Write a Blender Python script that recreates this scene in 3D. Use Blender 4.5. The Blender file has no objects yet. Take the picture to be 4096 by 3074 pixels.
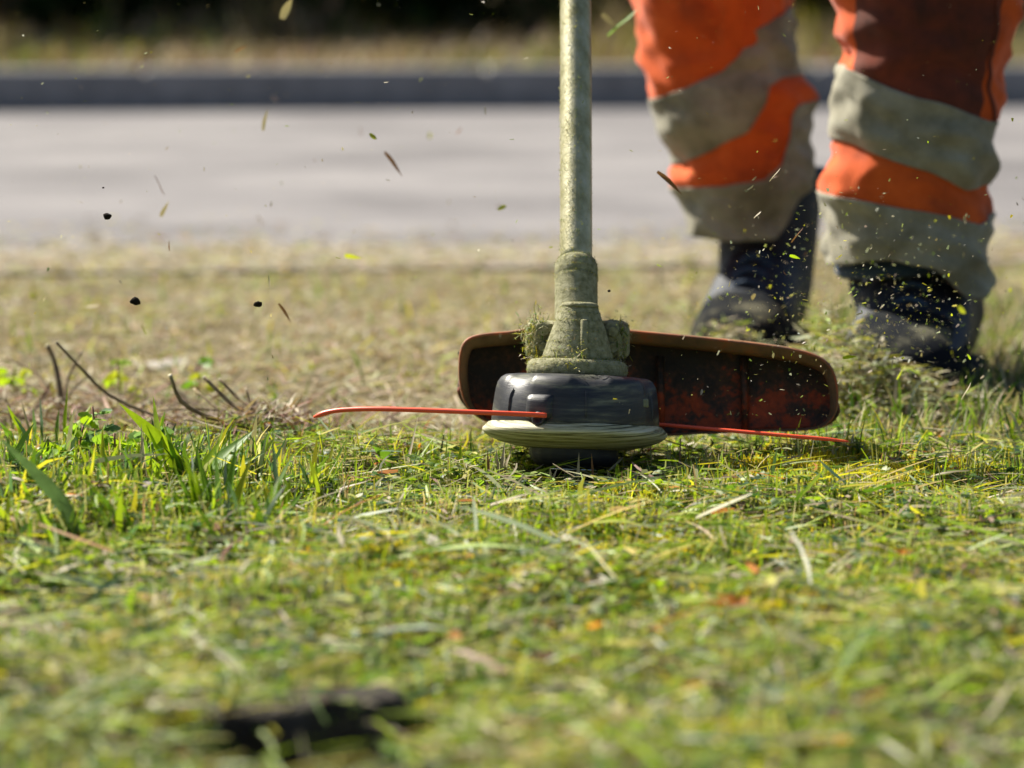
import bpy, bmesh, math, random
import numpy as np
from mathutils import Vector, Matrix

random.seed(7)
RNG = np.random.default_rng(11)
scene = bpy.context.scene
COL = scene.collection
R = math.radians

# ------------------------------------------------------------------ camera
F_PX, CX, CY = 15000.0, 2048.0, 1537.0          # photograph is 4096 x 3074
CAM = Vector((0.0, -3.0, 0.40))
PITCH = math.atan(1637.0 / F_PX)
cam_d = bpy.data.cameras.new('camera')
cam = bpy.data.objects.new('camera', cam_d)
COL.objects.link(cam)
cam.location = CAM
cam.rotation_euler = (math.pi / 2 - PITCH, 0, 0)
cam_d.sensor_width = 36.0
cam_d.lens = F_PX / 4096.0 * 36.0
cam_d.clip_start = 0.05
cam_d.clip_end = 600.0
cam_d.dof.use_dof = True
cam_d.dof.focus_distance = 2.955
cam_d.dof.aperture_fstop = 5.2
cam_d.dof.aperture_blades = 9
scene.camera = cam

# ------------------------------------------------------------------ sky, sun, exposure
SUN_EL, SUN_BACK = R(44), R(39)                  # sun to the left, a little behind the subject
TO_SUN = Vector((-math.cos(SUN_BACK) * math.cos(SUN_EL), math.sin(SUN_BACK) * math.cos(SUN_EL), math.sin(SUN_EL)))
world = bpy.data.worlds.new('World')
scene.world = world
world.use_nodes = True
wn = world.node_tree
bg = wn.nodes['Background']
sky = wn.nodes.new('ShaderNodeTexSky')
sky.sky_type = 'NISHITA'
sky.sun_disc = False
sky.sun_elevation = SUN_EL
sky.sun_rotation = math.atan2(TO_SUN.x, TO_SUN.y)
sky.dust_density = 1.6
wn.links.new(sky.outputs[0], bg.inputs[0])
bg.inputs[1].default_value = 0.048
sun_d = bpy.data.lights.new('sun', 'SUN')
sun_d.energy = 5.0
sun_d.angle = R(0.53)
sun_d.color = (1.0, 0.94, 0.82)
sun = bpy.data.objects.new('sun', sun_d)
COL.objects.link(sun)
sun.rotation_euler = TO_SUN.to_track_quat('Z', 'Y').to_euler()
sun.location = (-6, 4, 7)
scene.view_settings.view_transform = 'Standard'
scene.view_settings.look = 'None'
scene.view_settings.gamma = 1.0
scene.view_settings.exposure = 1.2
scene.render.engine = 'CYCLES'
scene.cycles.max_bounces = 8
scene.cycles.use_denoising = True

# ------------------------------------------------------------------ pixel helpers (direction only; the depth is given)
FWD = Vector((0, math.cos(PITCH), -math.sin(PITCH)))
UPV = Vector((0, math.sin(PITCH), math.cos(PITCH)))


def ray(px, py):
    return FWD + Vector((1, 0, 0)) * ((px - CX) / F_PX) + UPV * (-(py - CY) / F_PX)


def P(px, py, d):
    v = ray(px, py)
    return CAM + v * (d / v.y)


def G(px, py, z=0.0):
    v = ray(px, py)
    return CAM + v * ((z - CAM.z) / v.z)


# ------------------------------------------------------------------ object helpers
def tag(o, label=None, cat=None, group=None, kind=None):
    if label:
        o['label'] = label
    if cat:
        o['category'] = cat
    if group:
        o['group'] = group
    if kind:
        o['kind'] = kind
    return o


def empty(name, loc=(0, 0, 0)):
    o = bpy.data.objects.new(name, None)
    o.empty_display_size = 0.05
    COL.objects.link(o)
    o.location = loc
    return o


def link(name, me, mat=None, parent=None, smooth=True):
    o = bpy.data.objects.new(name, me)
    COL.objects.link(o)
    if mat is not None and not me.materials:
        me.materials.append(mat)
    if parent is not None:
        o.parent = parent
        o.matrix_parent_inverse = Matrix.Translation(-parent.location)   # every parent used here is unrotated
    if smooth:
        me.polygons.foreach_set('use_smooth', [True] * len(me.polygons))
    return o


def mesh_from(name, verts, faces):
    me = bpy.data.meshes.new(name)
    me.from_pydata([tuple(v) for v in verts], [], faces)
    me.update()
    return me


def obj(name, verts, faces, mat, parent=None, smooth=True):
    return link(name, mesh_from(name, verts, faces), mat, parent, smooth)


def bm_obj(name, bm, mat, parent=None, smooth=True, fix=True):
    if fix:
        bmesh.ops.recalc_face_normals(bm, faces=bm.faces)
    me = bpy.data.meshes.new(name)
    bm.to_mesh(me)
    bm.free()
    return link(name, me, mat, parent, smooth)


def sharp(o, ang=35):
    me = o.data
    me.set_sharp_from_angle(angle=R(ang))
    return o


def wnoise(x, y, z=0.0, s=1.0, seed=0):
    """cheap smooth noise from sines, about -1..1; works with arrays"""
    a = seed * 1.7
    x, y, z = x * s, y * s, z * s
    return (np.sin(1.0 * x + 1.3 * y + 0.7 * z + a) + np.sin(-1.7 * x + 0.9 * y + 1.9 * z + 2.1 * a + 1)
            + 0.7 * np.sin(2.3 * x + 2.9 * y - 1.1 * z + 3.3 * a + 2) + 0.5 * np.sin(-4.1 * x + 3.7 * y + 2.3 * z + 0.6 * a)
            + 0.4 * np.sin(6.3 * x - 5.1 * y + 4.7 * z + 1.9 * a)) / 2.6


def tube(pts, rads, seg=12, cap=True):
    """verts, faces of a tube along pts"""
    pts = [Vector(p) for p in pts]
    n = len(pts)
    if not hasattr(rads, '__len__'):
        rads = [rads] * n
    V, Fc = [], []
    up = None
    for i, p in enumerate(pts):
        t = (pts[min(i + 1, n - 1)] - pts[max(i - 1, 0)]).normalized()
        if up is None:
            up = Vector((0, 0, 1)) if abs(t.z) < 0.9 else Vector((0, 1, 0))
        a = t.cross(up).normalized()
        b = a.cross(t).normalized()
        up = b
        for k in range(seg):
            an = 2 * math.pi * k / seg
            V.append(p + (a * math.cos(an) + b * math.sin(an)) * rads[i])
    for i in range(n - 1):
        for k in range(seg):
            k2 = (k + 1) % seg
            Fc.append((i * seg + k, i * seg + k2, (i + 1) * seg + k2, (i + 1) * seg + k))
    if cap:
        Fc.append(tuple(range(seg))[::-1])
        Fc.append(tuple((n - 1) * seg + k for k in range(seg)))
    return V, Fc


def spline(pts, n):
    """Catmull-Rom through pts"""
    P_ = [Vector(p) for p in pts]
    P_ = [P_[0] * 2 - P_[1]] + P_ + [P_[-1] * 2 - P_[-2]]
    out = []
    m = len(P_) - 3
    for k in range(n):
        s = k / (n - 1) * m
        i = min(int(s), m - 1)
        t = s - i
        a, b, c, d = P_[i:i + 4]
        out.append(0.5 * ((2 * b) + (c - a) * t + (2 * a - 5 * b + 4 * c - d) * t * t + (3 * b - a - 3 * c + d) * t ** 3))
    return out


def lathe(profile, seg=64, mod=None):
    """profile = [(r, z)], closed at ends; mod(angle, i, r, z) -> (r, z)"""
    V, Fc = [], []
    n = len(profile)
    for i, (r, z) in enumerate(profile):
        for k in range(seg):
            an = 2 * math.pi * k / seg
            rr, zz = (r, z) if mod is None else mod(an, i, r, z)
            V.append(Vector((rr * math.cos(an), rr * math.sin(an), zz)))
    for i in range(n - 1):
        for k in range(seg):
            k2 = (k + 1) % seg
            Fc.append((i * seg + k, i * seg + k2, (i + 1) * seg + k2, (i + 1) * seg + k))
    Fc.append(tuple(range(seg))[::-1])
    Fc.append(tuple((n - 1) * seg + k for k in range(seg)))
    return V, Fc


def box_bm(sx, sy, sz, bevel=0.0, segs=2, mat=Matrix()):
    bm = bmesh.new()
    bmesh.ops.create_cube(bm, size=1.0)
    bmesh.ops.scale(bm, vec=(sx, sy, sz), verts=bm.verts)
    if bevel:
        bmesh.ops.bevel(bm, geom=list(bm.edges), offset=bevel, segments=segs, affect='EDGES', profile=0.5)
    bmesh.ops.transform(bm, matrix=mat, verts=bm.verts)
    return bm


# ------------------------------------------------------------------ materials
def new_mat(name):
    m = bpy.data.materials.new(name)
    m.use_nodes = True
    nt = m.node_tree
    return m, nt, nt.nodes['Principled BSDF'], nt.links.new


def set_spec(b, v):
    b.inputs['Specular IOR Level'].default_value = v


def ramp(nt, stops):
    r = nt.nodes.new('ShaderNodeValToRGB')
    e = r.color_ramp.elements
    while len(e) < len(stops):
        e.new(0.5)
    for k, (p, c) in enumerate(stops):
        e[k].position = p
        e[k].color = (c[0], c[1], c[2], 1)
    return r


def noise(nt, scale, detail=6, rough=0.6, vec=None, dist=0.0):
    n = nt.nodes.new('ShaderNodeTexNoise')
    n.inputs['Scale'].default_value = scale
    n.inputs['Detail'].default_value = detail
    n.inputs['Roughness'].default_value = rough
    n.inputs['Distortion'].default_value = dist
    if vec is not None:
        nt.links.new(vec, n.inputs['Vector'])
    return n


def obj_coord(nt, scale=(1, 1, 1)):
    tc = nt.nodes.new('ShaderNodeTexCoord')
    mp = nt.nodes.new('ShaderNodeMapping')
    mp.inputs['Scale'].default_value = scale
    nt.links.new(tc.outputs['Object'], mp.inputs['Vector'])
    return mp.outputs[0]


def bump(nt, b, h, strength=0.5, dist=0.002):
    bp = nt.nodes.new('ShaderNodeBump')
    bp.inputs['Strength'].default_value = strength
    bp.inputs['Distance'].default_value = dist
    nt.links.new(h, bp.inputs['Height'])
    nt.links.new(bp.outputs[0], b.inputs['Normal'])
    return bp


def noise_mat(name, stops, scale, rough=0.8, bscale=None, bstr=0.5, bdist=0.002, spec=0.3, metal=0.0, detail=6,
              stretch=(1, 1, 1), rvar=0.0):
    m, nt, b, L = new_mat(name)
    v = obj_coord(nt, stretch)
    n = noise(nt, scale, detail, 0.62, v)
    r = ramp(nt, stops)
    L(n.outputs['Fac'], r.inputs[0])
    L(r.outputs[0], b.inputs['Base Color'])
    b.inputs['Roughness'].default_value = rough
    if rvar:
        mr = nt.nodes.new('ShaderNodeMapRange')
        mr.inputs[3].default_value = rough - rvar
        mr.inputs[4].default_value = rough + rvar
        n3 = noise(nt, scale * 2.3, 4, 0.6, v)
        L(n3.outputs['Fac'], mr.inputs[0])
        L(mr.outputs[0], b.inputs['Roughness'])
    b.inputs['Metallic'].default_value = metal
    set_spec(b, spec)
    if bscale:
        n2 = noise(nt, bscale, 5, 0.65, v)
        bump(nt, b, n2.outputs['Fac'], bstr, bdist)
    return m


def leaf_mat(name, color=None, trans=0.42, rough=0.48, spec=0.3):
    """thin leaf: colour from the 'col' attribute (or given), light shines through it"""
    m, nt, b, L = new_mat(name)
    if color is None:
        at = nt.nodes.new('ShaderNodeAttribute')
        at.attribute_name = 'col'
        csrc = at.outputs['Color']
    else:
        v = obj_coord(nt)
        n = noise(nt, 90, 4, 0.6, v)
        r = ramp(nt, [(0.3, [c * 0.7 for c in color]), (0.7, [min(1, c * 1.25) for c in color])])
        L(n.outputs['Fac'], r.inputs[0])
        csrc = r.outputs[0]
    L(csrc, b.inputs['Base Color'])
    b.inputs['Roughness'].default_value = rough
    set_spec(b, spec)
    tr = nt.nodes.new('ShaderNodeBsdfTranslucent')
    mx = nt.nodes.new('ShaderNodeMixShader')
    mul = nt.nodes.new('ShaderNodeMix')
    mul.data_type = 'RGBA'
    mul.blend_type = 'MULTIPLY'
    mul.inputs[0].default_value = 1.0
    L(csrc, mul.inputs[6])
    mul.inputs[7].default_value = (1.5, 1.5, 0.8, 1)
    L(mul.outputs[2], tr.inputs['Color'])
    mx.inputs[0].default_value = trans
    L(b.outputs[0], mx.inputs[1])
    L(tr.outputs[0], mx.inputs[2])
    out = nt.nodes['Material Output']
    L(mx.outputs[0], out.inputs['Surface'])
    return m


M = {}
M['leaf'] = leaf_mat('thin_leaf')
M['hedge_leaf'] = leaf_mat('hedge_leaf', trans=0.12, rough=0.7, spec=0.08)
M['litter'] = leaf_mat('dry_litter', trans=0.22, rough=0.65, spec=0.25)
M['soil'] = noise_mat('soil_thatch', [(0.28, (0.06, 0.043, 0.025)), (0.42, (0.15, 0.12, 0.065)), (0.55, (0.21, 0.18, 0.10)),
                                      (0.72, (0.30, 0.25, 0.155))], 26, 0.95, 160, 1.0, 0.006, 0.1, detail=9)
def darken_near_soil(m):  # near lawn soil painted darker to deepen the dark gaps between blades
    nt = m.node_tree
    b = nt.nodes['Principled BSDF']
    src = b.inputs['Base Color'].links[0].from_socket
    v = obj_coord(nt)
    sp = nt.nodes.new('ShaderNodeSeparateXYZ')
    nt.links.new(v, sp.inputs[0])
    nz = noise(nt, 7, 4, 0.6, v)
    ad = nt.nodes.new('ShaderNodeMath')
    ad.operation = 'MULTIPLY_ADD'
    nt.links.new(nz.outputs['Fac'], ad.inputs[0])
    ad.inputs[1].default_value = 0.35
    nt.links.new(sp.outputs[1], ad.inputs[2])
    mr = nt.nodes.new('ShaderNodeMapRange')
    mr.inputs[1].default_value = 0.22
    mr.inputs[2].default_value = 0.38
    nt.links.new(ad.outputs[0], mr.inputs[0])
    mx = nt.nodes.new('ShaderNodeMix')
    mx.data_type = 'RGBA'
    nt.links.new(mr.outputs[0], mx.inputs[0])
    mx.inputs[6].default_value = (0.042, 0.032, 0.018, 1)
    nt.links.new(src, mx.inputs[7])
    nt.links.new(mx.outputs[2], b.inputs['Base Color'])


darken_near_soil(M['soil'])
M['asphalt'] = noise_mat('asphalt', [(0.36, (0.115, 0.108, 0.11)), (0.5, (0.17, 0.16, 0.162)), (0.64, (0.22, 0.207, 0.205))], 1.6, 0.8, 180, 0.5,
                         0.003, 0.35, detail=12)
M['concrete'] = noise_mat('concrete_edge', [(0.3, (0.19, 0.165, 0.125)), (0.7, (0.30, 0.27, 0.22))], 9, 0.9, 120, 0.5, 0.003, 0.2)
M['kerb'] = noise_mat('kerb_stone', [(0.3, (0.14, 0.138, 0.142)), (0.7, (0.25, 0.245, 0.25))], 11, 0.85, 90, 0.5, 0.003, 0.3)
M['shaft'] = noise_mat('shaft_dusty_metal', [(0.34, (0.26, 0.24, 0.11)), (0.5, (0.40, 0.375, 0.22)), (0.68, (0.52, 0.49, 0.34))],
                       70, 0.42, 420, 0.5, 0.0008, 0.5, 0.35, 10, (1, 1, 0.6), 0.10)
M['crust'] = noise_mat('dried_grass_paste', [(0.34, (0.18, 0.175, 0.085)), (0.5, (0.30, 0.29, 0.165)), (0.66, (0.40, 0.385, 0.25))],
                       200, 0.85, 800, 1.0, 0.0020, 0.25, 0.0, 10)
M['head_black'] = noise_mat('scuffed_black_plastic', [(0.40, (0.012, 0.013, 0.017)), (0.5, (0.028, 0.029, 0.033)), (0.58, (0.065, 0.066, 0.052)), (0.66, (0.15, 0.15, 0.105))],
                            38, 0.45, 300, 0.35, 0.0006, 0.45, 0.0, 10, (0.5, 0.5, 4.0), 0.12)
M['head_dust'] = noise_mat('dust_on_plastic', [(0.3, (0.14, 0.15, 0.09)), (0.7, (0.26, 0.26, 0.17))], 60, 0.8, 300, 0.5, 0.0008, 0.3)
M['knob'] = noise_mat('worn_black_knob', [(0.3, (0.012, 0.013, 0.016)), (0.7, (0.04, 0.04, 0.045))], 50, 0.5, 200, 0.5, 0.0008, 0.4, 0, 8, (0.6, 0.6, 5))
M['steel'] = noise_mat('polished_steel_ring', [(0.3, (0.5, 0.5, 0.52)), (0.7, (0.7, 0.7, 0.72))], 40, 0.22, None, spec=0.5, metal=1.0)


def skirt_mat():
    m, nt, b, L = new_mat('scratched_cream_plastic')
    v = obj_coord(nt, (3.0, 3.0, 120.0))
    n = noise(nt, 5, 8, 0.7, v)
    r = ramp(nt, [(0.40, (0.06, 0.06, 0.03)), (0.45, (0.22, 0.21, 0.10)), (0.52, (0.42, 0.40, 0.24)), (0.60, (0.58, 0.55, 0.40))])
    L(n.outputs['Fac'], r.inputs[0])
    L(r.outputs[0], b.inputs['Base Color'])
    b.inputs['Roughness'].default_value = 0.55
    bump(nt, b, n.outputs['Fac'], 0.5, 0.0012)
    return m


M['skirt'] = skirt_mat()


def line_mat():
    m, nt, b, L = new_mat('orange_nylon_line')
    b.inputs['Base Color'].default_value = (0.88, 0.11, 0.045, 1)
    b.inputs['Roughness'].default_value = 0.35
    b.inputs['Subsurface Weight'].default_value = 0.15
    b.inputs['Subsurface Radius'].default_value = (0.004, 0.001, 0.0005)
    v = obj_coord(nt)
    n = noise(nt, 300, 3, 0.5, v)
    bump(nt, b, n.outputs['Fac'], 0.2, 0.0005)
    return m


M['line'] = line_mat()


def guard_mat(name, clean, bias, lowz):
    """orange plastic with dark dirt and painted-in shade; more orange towards the lower edge"""
    m, nt, b, L = new_mat(name)
    v = obj_coord(nt)
    n = noise(nt, 34, 9, 0.68, v)
    n2 = noise(nt, 210, 4, 0.6, v)
    add = nt.nodes.new('ShaderNodeMath')
    add.operation = 'MULTIPLY_ADD'
    L(n2.outputs['Fac'], add.inputs[0])
    add.inputs[1].default_value = 0.35
    L(n.outputs['Fac'], add.inputs[2])
    src = add.outputs[0]
    if lowz:
        sp = nt.nodes.new('ShaderNodeSeparateXYZ')
        L(v, sp.inputs[0])
        mr = nt.nodes.new('ShaderNodeMapRange')
        mr.inputs[1].default_value = lowz[0]
        mr.inputs[2].default_value = lowz[1]
        mr.inputs[3].default_value = 0.16
        mr.inputs[4].default_value = -0.14
        L(sp.outputs[2], mr.inputs[0])
        a2 = nt.nodes.new('ShaderNodeMath')
        L(src, a2.inputs[0])
        L(mr.outputs[0], a2.inputs[1])
        src = a2.outputs[0]
    r = ramp(nt, [(bias - 0.14, (0.018, 0.012, 0.008)), (bias - 0.02, (0.07, 0.03, 0.014)), (bias + 0.06, [c * 0.6 for c in clean]), (bias + 0.22, clean)])
    L(src, r.inputs[0])
    L(r.outputs[0], b.inputs['Base Color'])
    b.inputs['Roughness'].default_value = 0.7
    bump(nt, b, n2.outputs['Fac'], 0.6, 0.001)
    return m


M['guard'] = guard_mat('dirty_shaded_orange_guard', (0.50, 0.075, 0.014), 0.78, (0.03, 0.10))  # dirt plus shade put into the colour, darker towards the top
M['guard_rim'] = noise_mat('dirty_guard_rim', [(0.3, (0.10, 0.06, 0.03)), (0.5, (0.19, 0.12, 0.06)), (0.64, (0.27, 0.14, 0.06)), (0.78, (0.45, 0.11, 0.03))],
                           30, 0.75, 240, 0.6, 0.001, 0.3)
M['guard_lip'] = noise_mat('lit_orange_lip', [(0.36, (0.16, 0.085, 0.045)), (0.5, (0.27, 0.10, 0.045)), (0.66, (0.45, 0.11, 0.035))], 50, 0.6, 240, 0.5, 0.001, 0.3)  # orange highlight of the lip edges put into the colour


def cloth_mat(name, stops, scale=14, weave=900):
    m, nt, b, L = new_mat(name)
    v = obj_coord(nt)
    n = noise(nt, scale, 8, 0.65, v)
    r = ramp(nt, stops)
    L(n.outputs['Fac'], r.inputs[0])
    L(r.outputs[0], b.inputs['Base Color'])
    b.inputs['Roughness'].default_value = 0.85
    b.inputs['Sheen Weight'].default_value = 0.15
    set_spec(b, 0.2)
    w = noise(nt, weave, 2, 0.5, v)
    bump(nt, b, w.outputs['Fac'], 0.3, 0.0008)
    return m


M['orange'] = cloth_mat('orange_work_cloth', [(0.35, (0.36, 0.055, 0.010)), (0.5, (0.58, 0.088, 0.011)), (0.65, (0.70, 0.115, 0.015))])
M['orange_dark'] = cloth_mat('dark_orange_panel', [(0.35, (0.06, 0.018, 0.011)), (0.5, (0.13, 0.028, 0.014)), (0.68, (0.24, 0.042, 0.016))])  # darker orange for the right leg's upper front panel and seam
M['reflect'] = cloth_mat('grimy_grey_reflective_band', [(0.34, (0.14, 0.13, 0.085)), (0.48, (0.23, 0.215, 0.155)), (0.62, (0.31, 0.295, 0.225))], 20)
M['boot'] = noise_mat('dark_navy_boot', [(0.4, (0.008, 0.011, 0.018)), (0.6, (0.016, 0.024, 0.04)), (0.74, (0.07, 0.075, 0.06))], 22, 0.6, 140, 0.6, 0.002, 0.35)
M['boot_toe'] = noise_mat('dusty_boot_toe', [(0.44, (0.007, 0.009, 0.013)), (0.56, (0.018, 0.019, 0.018)), (0.66, (0.10, 0.095, 0.065))], 26, 0.95, 160, 0.7, 0.003, 0.08)
M['boot_collar'] = cloth_mat('navy_padded_collar', [(0.3, (0.010, 0.022, 0.045)), (0.7, (0.03, 0.06, 0.11))])
M['sole'] = noise_mat('black_rubber_sole', [(0.3, (0.01, 0.01, 0.01)), (0.7, (0.05, 0.045, 0.035))], 30, 0.85, 120, 0.5, 0.002, 0.2)
M['skin'] = noise_mat('skin', [(0.3, (0.50, 0.27, 0.18)), (0.7, (0.60, 0.35, 0.25))], 30, 0.55, 200, 0.2, 0.001)
M['hair'] = noise_mat('brown_hair', [(0.3, (0.03, 0.018, 0.01)), (0.7, (0.08, 0.05, 0.03))], 60, 0.6)
M['bark'] = noise_mat('twig_bark', [(0.3, (0.10, 0.07, 0.045)), (0.5, (0.20, 0.15, 0.085)), (0.7, (0.32, 0.26, 0.15))], 90, 0.85, 240, 0.7, 0.0015, 0.2)
M['cut_wood'] = noise_mat('fresh_cut_wood', [(0.3, (0.48, 0.42, 0.28)), (0.7, (0.62, 0.56, 0.40))], 200, 0.8)
M['clod'] = noise_mat('dark_soil_clod', [(0.3, (0.008, 0.006, 0.005)), (0.7, (0.035, 0.025, 0.018))], 200, 0.95, 500, 1.0, 0.002, 0.1)
M['stone'] = noise_mat('pale_stone', [(0.3, (0.22, 0.20, 0.17)), (0.7, (0.36, 0.34, 0.30))], 30, 0.85, 150, 0.6, 0.002, 0.25)
M['slab'] = noise_mat('brown_grey_rock', [(0.36, (0.02, 0.016, 0.013)), (0.52, (0.045, 0.037, 0.03)), (0.68, (0.10, 0.085, 0.07))], 24, 0.9, 120, 0.9, 0.004, 0.2)
M['engine'] = noise_mat('engine_plastic', [(0.3, (0.5, 0.09, 0.02)), (0.7, (0.6, 0.12, 0.03))], 20, 0.5)
M['grip'] = noise_mat('black_rubber_grip', [(0.3, (0.015, 0.015, 0.016)), (0.7, (0.03, 0.03, 0.03))], 60, 0.7, 200, 0.5, 0.001)

# ------------------------------------------------------------------ ribbons: many blades in one mesh (grass, clippings)
PAL = {
    'green': (0.085, 0.155, 0.016), 'fresh': (0.23, 0.325, 0.02), 'yellow': (0.41, 0.385, 0.035), 'pale': (0.27, 0.30, 0.15),
    'straw': (0.42, 0.37, 0.255), 'tan': (0.27, 0.215, 0.145), 'brown': (0.12, 0.075, 0.042), 'blue': (0.07, 0.135, 0.075),
    'dark': (0.03, 0.065, 0.014), 'orange': (0.46, 0.17, 0.03), 'white': (0.46, 0.45, 0.37), 'pink': (0.33, 0.19, 0.15),
}


def pick_colors(n, mix):
    names = list(mix)
    p = np.array([mix[k] for k in names], float)
    p /= p.sum()
    idx = RNG.choice(len(names), n, p=p)
    base = np.array([PAL[k] for k in names])[idx]
    return base * RNG.uniform(0.72, 1.25, (n, 1)) * RNG.uniform(0.92, 1.08, (n, 3))


def raw_mesh(name, V, quads, cols, mat, tris=None):
    """V (n,3), quads (m,4), cols (n,3)"""
    me = bpy.data.meshes.new(name)
    nq = len(quads)
    nt_ = 0 if tris is None else len(tris)
    me.vertices.add(len(V))
    me.vertices.foreach_set('co', np.ascontiguousarray(V, np.float32).ravel())
    me.loops.add(nq * 4 + nt_ * 3)
    li = quads.ravel()
    if nt_:
        li = np.concatenate([li, tris.ravel()])
    me.loops.foreach_set('vertex_index', li.astype(np.int32))
    me.polygons.add(nq + nt_)
    ls = np.arange(nq) * 4
    if nt_:
        ls = np.concatenate([ls, nq * 4 + np.arange(nt_) * 3])
    me.polygons.foreach_set('loop_start', ls.astype(np.int32))
    me.polygons.foreach_set('use_smooth', np.ones(nq + nt_, bool))
    at = me.color_attributes.new('col', 'FLOAT_COLOR', 'POINT')
    c4 = np.ones((len(V), 4), np.float32)
    c4[:, :3] = cols
    at.data.foreach_set('color', c4.ravel())
    me.update()
    me.validate()
    me.materials.append(mat)
    return me


def ribbons(base, az, length, width, lean0, lean1, cols, tipw=0.15, tipcol=None, tipmix=None, nseg=3, roll=None, bend=None):
    n = len(base)
    rows = nseg + 1
    t = np.linspace(0, 1, rows)
    pts = np.zeros((n, rows, 3))
    pts[:, 0] = base
    azr = np.repeat(az[:, None], rows, 1)
    if bend is not None:
        azr = azr + bend[:, None] * t[None, :]
    for i in range(1, rows):
        tm = (i - 0.5) / nseg
        ln = lean0 * (1 - tm) + lean1 * tm
        a = azr[:, i]
        st = (length / nseg)
        pts[:, i, 0] = pts[:, i - 1, 0] + st * np.sin(ln) * np.cos(a)
        pts[:, i, 1] = pts[:, i - 1, 1] + st * np.sin(ln) * np.sin(a)
        pts[:, i, 2] = pts[:, i - 1, 2] + st * np.cos(ln)
    if roll is None:
        roll = RNG.uniform(-0.7, 0.7, n)
    side = np.zeros((n, rows, 3))
    lnm = lean0[:, None] * (1 - t)[None] + lean1[:, None] * t[None]
    sx, sy = -np.sin(azr), np.cos(azr)
    nx, ny, nz = -np.cos(lnm) * np.cos(azr), -np.cos(lnm) * np.sin(azr), np.sin(lnm)
    cr, sr = np.cos(roll)[:, None], np.sin(roll)[:, None]
    side[..., 0] = sx * cr + nx * sr
    side[..., 1] = sy * cr + ny * sr
    side[..., 2] = nz * sr
    prof = np.interp(t, [0, 0.35, 0.7, 1.0], [0.75, 1.0, 0.8, tipw])
    hw = width[:, None] * prof[None] * 0.5
    V = np.zeros((n, rows, 2, 3))
    V[:, :, 0] = pts - side * hw[..., None]
    V[:, :, 1] = pts + side * hw[..., None]
    C = np.repeat(np.repeat(cols[:, None, None], rows, 1), 2, 2).copy()
    if tipcol is not None:
        w = (tipmix[:, None] * np.clip((t[None] - 0.35) / 0.65, 0, 1))[:, :, None, None]
        C = C * (1 - w) + tipcol[:, None, None, :] * w
    idx = np.arange(n * rows * 2).reshape(n, rows, 2)
    q = np.stack([idx[:, :-1, 0], idx[:, :-1, 1], idx[:, 1:, 1], idx[:, 1:, 0]], -1).reshape(-1, 4)
    return V.reshape(-1, 3), q, C.reshape(-1, 3)


def merge(parts):
    Vs, Qs, Cs, off = [], [], [], 0
    for V, q, C in parts:
        Vs.append(V)
        Qs.append(q + off)
        Cs.append(C)
        off += len(V)
    return np.concatenate(Vs), np.concatenate(Qs), np.concatenate(Cs)


def stuff(name, parts, mat, label, cat, parent=None):
    V, q, C = merge(parts)
    o = link(name, raw_mesh(name, V, q, C, mat), None, parent)
    if parent is None:
        tag(o, label, cat, kind='stuff')
    else:
        o['kind'] = 'stuff'
    return o


# ------------------------------------------------------------------ the ground
ROAD_T = math.tan(R(9.0))                        # the road runs a little askew


def road_near(x):
    return 2.12 + x * ROAD_T


def road_far(x):
    return 8.03 + x * ROAD_T


def gh(x, y):
    """height of the lawn"""
    near = np.exp(-((np.maximum(np.abs(x) - 1.2, 0)) ** 2) / 2.0) * np.clip((2.3 - y) / 0.5, 0, 1) * np.clip((y + 3.0) / 1.0, 0, 1)
    calm = 1 - np.exp(-((x - 0.05) ** 2 + (y + 0.02) ** 2) / 0.014)
    h = (0.010 * wnoise(x, y, 0, 8.0, 1) + 0.0055 * wnoise(x, y, 0, 22, 2) + 0.003 * wnoise(x, y, 0, 60, 5)) * calm * np.clip(1.25 - (y + 0.2) / 1.2, 0.4, 1)
    h = h - 0.005 * np.exp(-(((x - 0.05) / 0.10) ** 2 + ((y + 0.09) / 0.07) ** 2))
    h = h + 0.014 * np.exp(-(((x + 0.33) / 0.16) ** 2 + ((y + 0.16) / 0.16) ** 2))      # swelling under the left tuft
    h = h - 0.055 * np.exp(-(((x + 0.105) / 0.06) ** 4 + ((y + 1.06 - 0.35 * (x + 0.105)) / 0.06) ** 4))      # hollow in the foreground
    return h * near - 0.004


def ground_axis(lo, hi, step, far):
    a = list(np.arange(lo, hi + 1e-6, step))
    v, s = hi, step
    while v < far:
        s *= 1.35
        v += s
        a.append(v)
    v, s = lo, step
    while v > -far:
        s *= 1.35
        v -= s
        a.insert(0, v)
    return np.array(a)


gx, gy = ground_axis(-1.0, 1.0, 0.02, 220), ground_axis(-1.7, 2.6, 0.02, 220)
XX, YY = np.meshgrid(gx, gy)
ZZ = gh(XX, YY)
GV = np.stack([XX, YY, ZZ], -1).reshape(-1, 3)
nx_ = len(gx)
ii = np.arange(len(gy) - 1)[:, None] * nx_ + np.arange(nx_ - 1)[None]
GQ = np.stack([ii, ii + 1, ii + nx_ + 1, ii + nx_], -1).reshape(-1, 4)
ground = link('ground', raw_mesh('ground', GV, GQ, np.full((len(GV), 3), 0.2), M['soil']))
tag(ground, 'trimmed lawn soil with dry thatch under the grass', 'ground', kind='structure')

U = Vector((math.cos(R(9)), math.sin(R(9)), 0))
Nn = Vector((-math.sin(R(9)), math.cos(R(9)), 0))
A0 = Vector((0, road_near(0), 0))
ROAD_W = (road_far(0) - road_near(0)) * math.cos(R(9))


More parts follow.
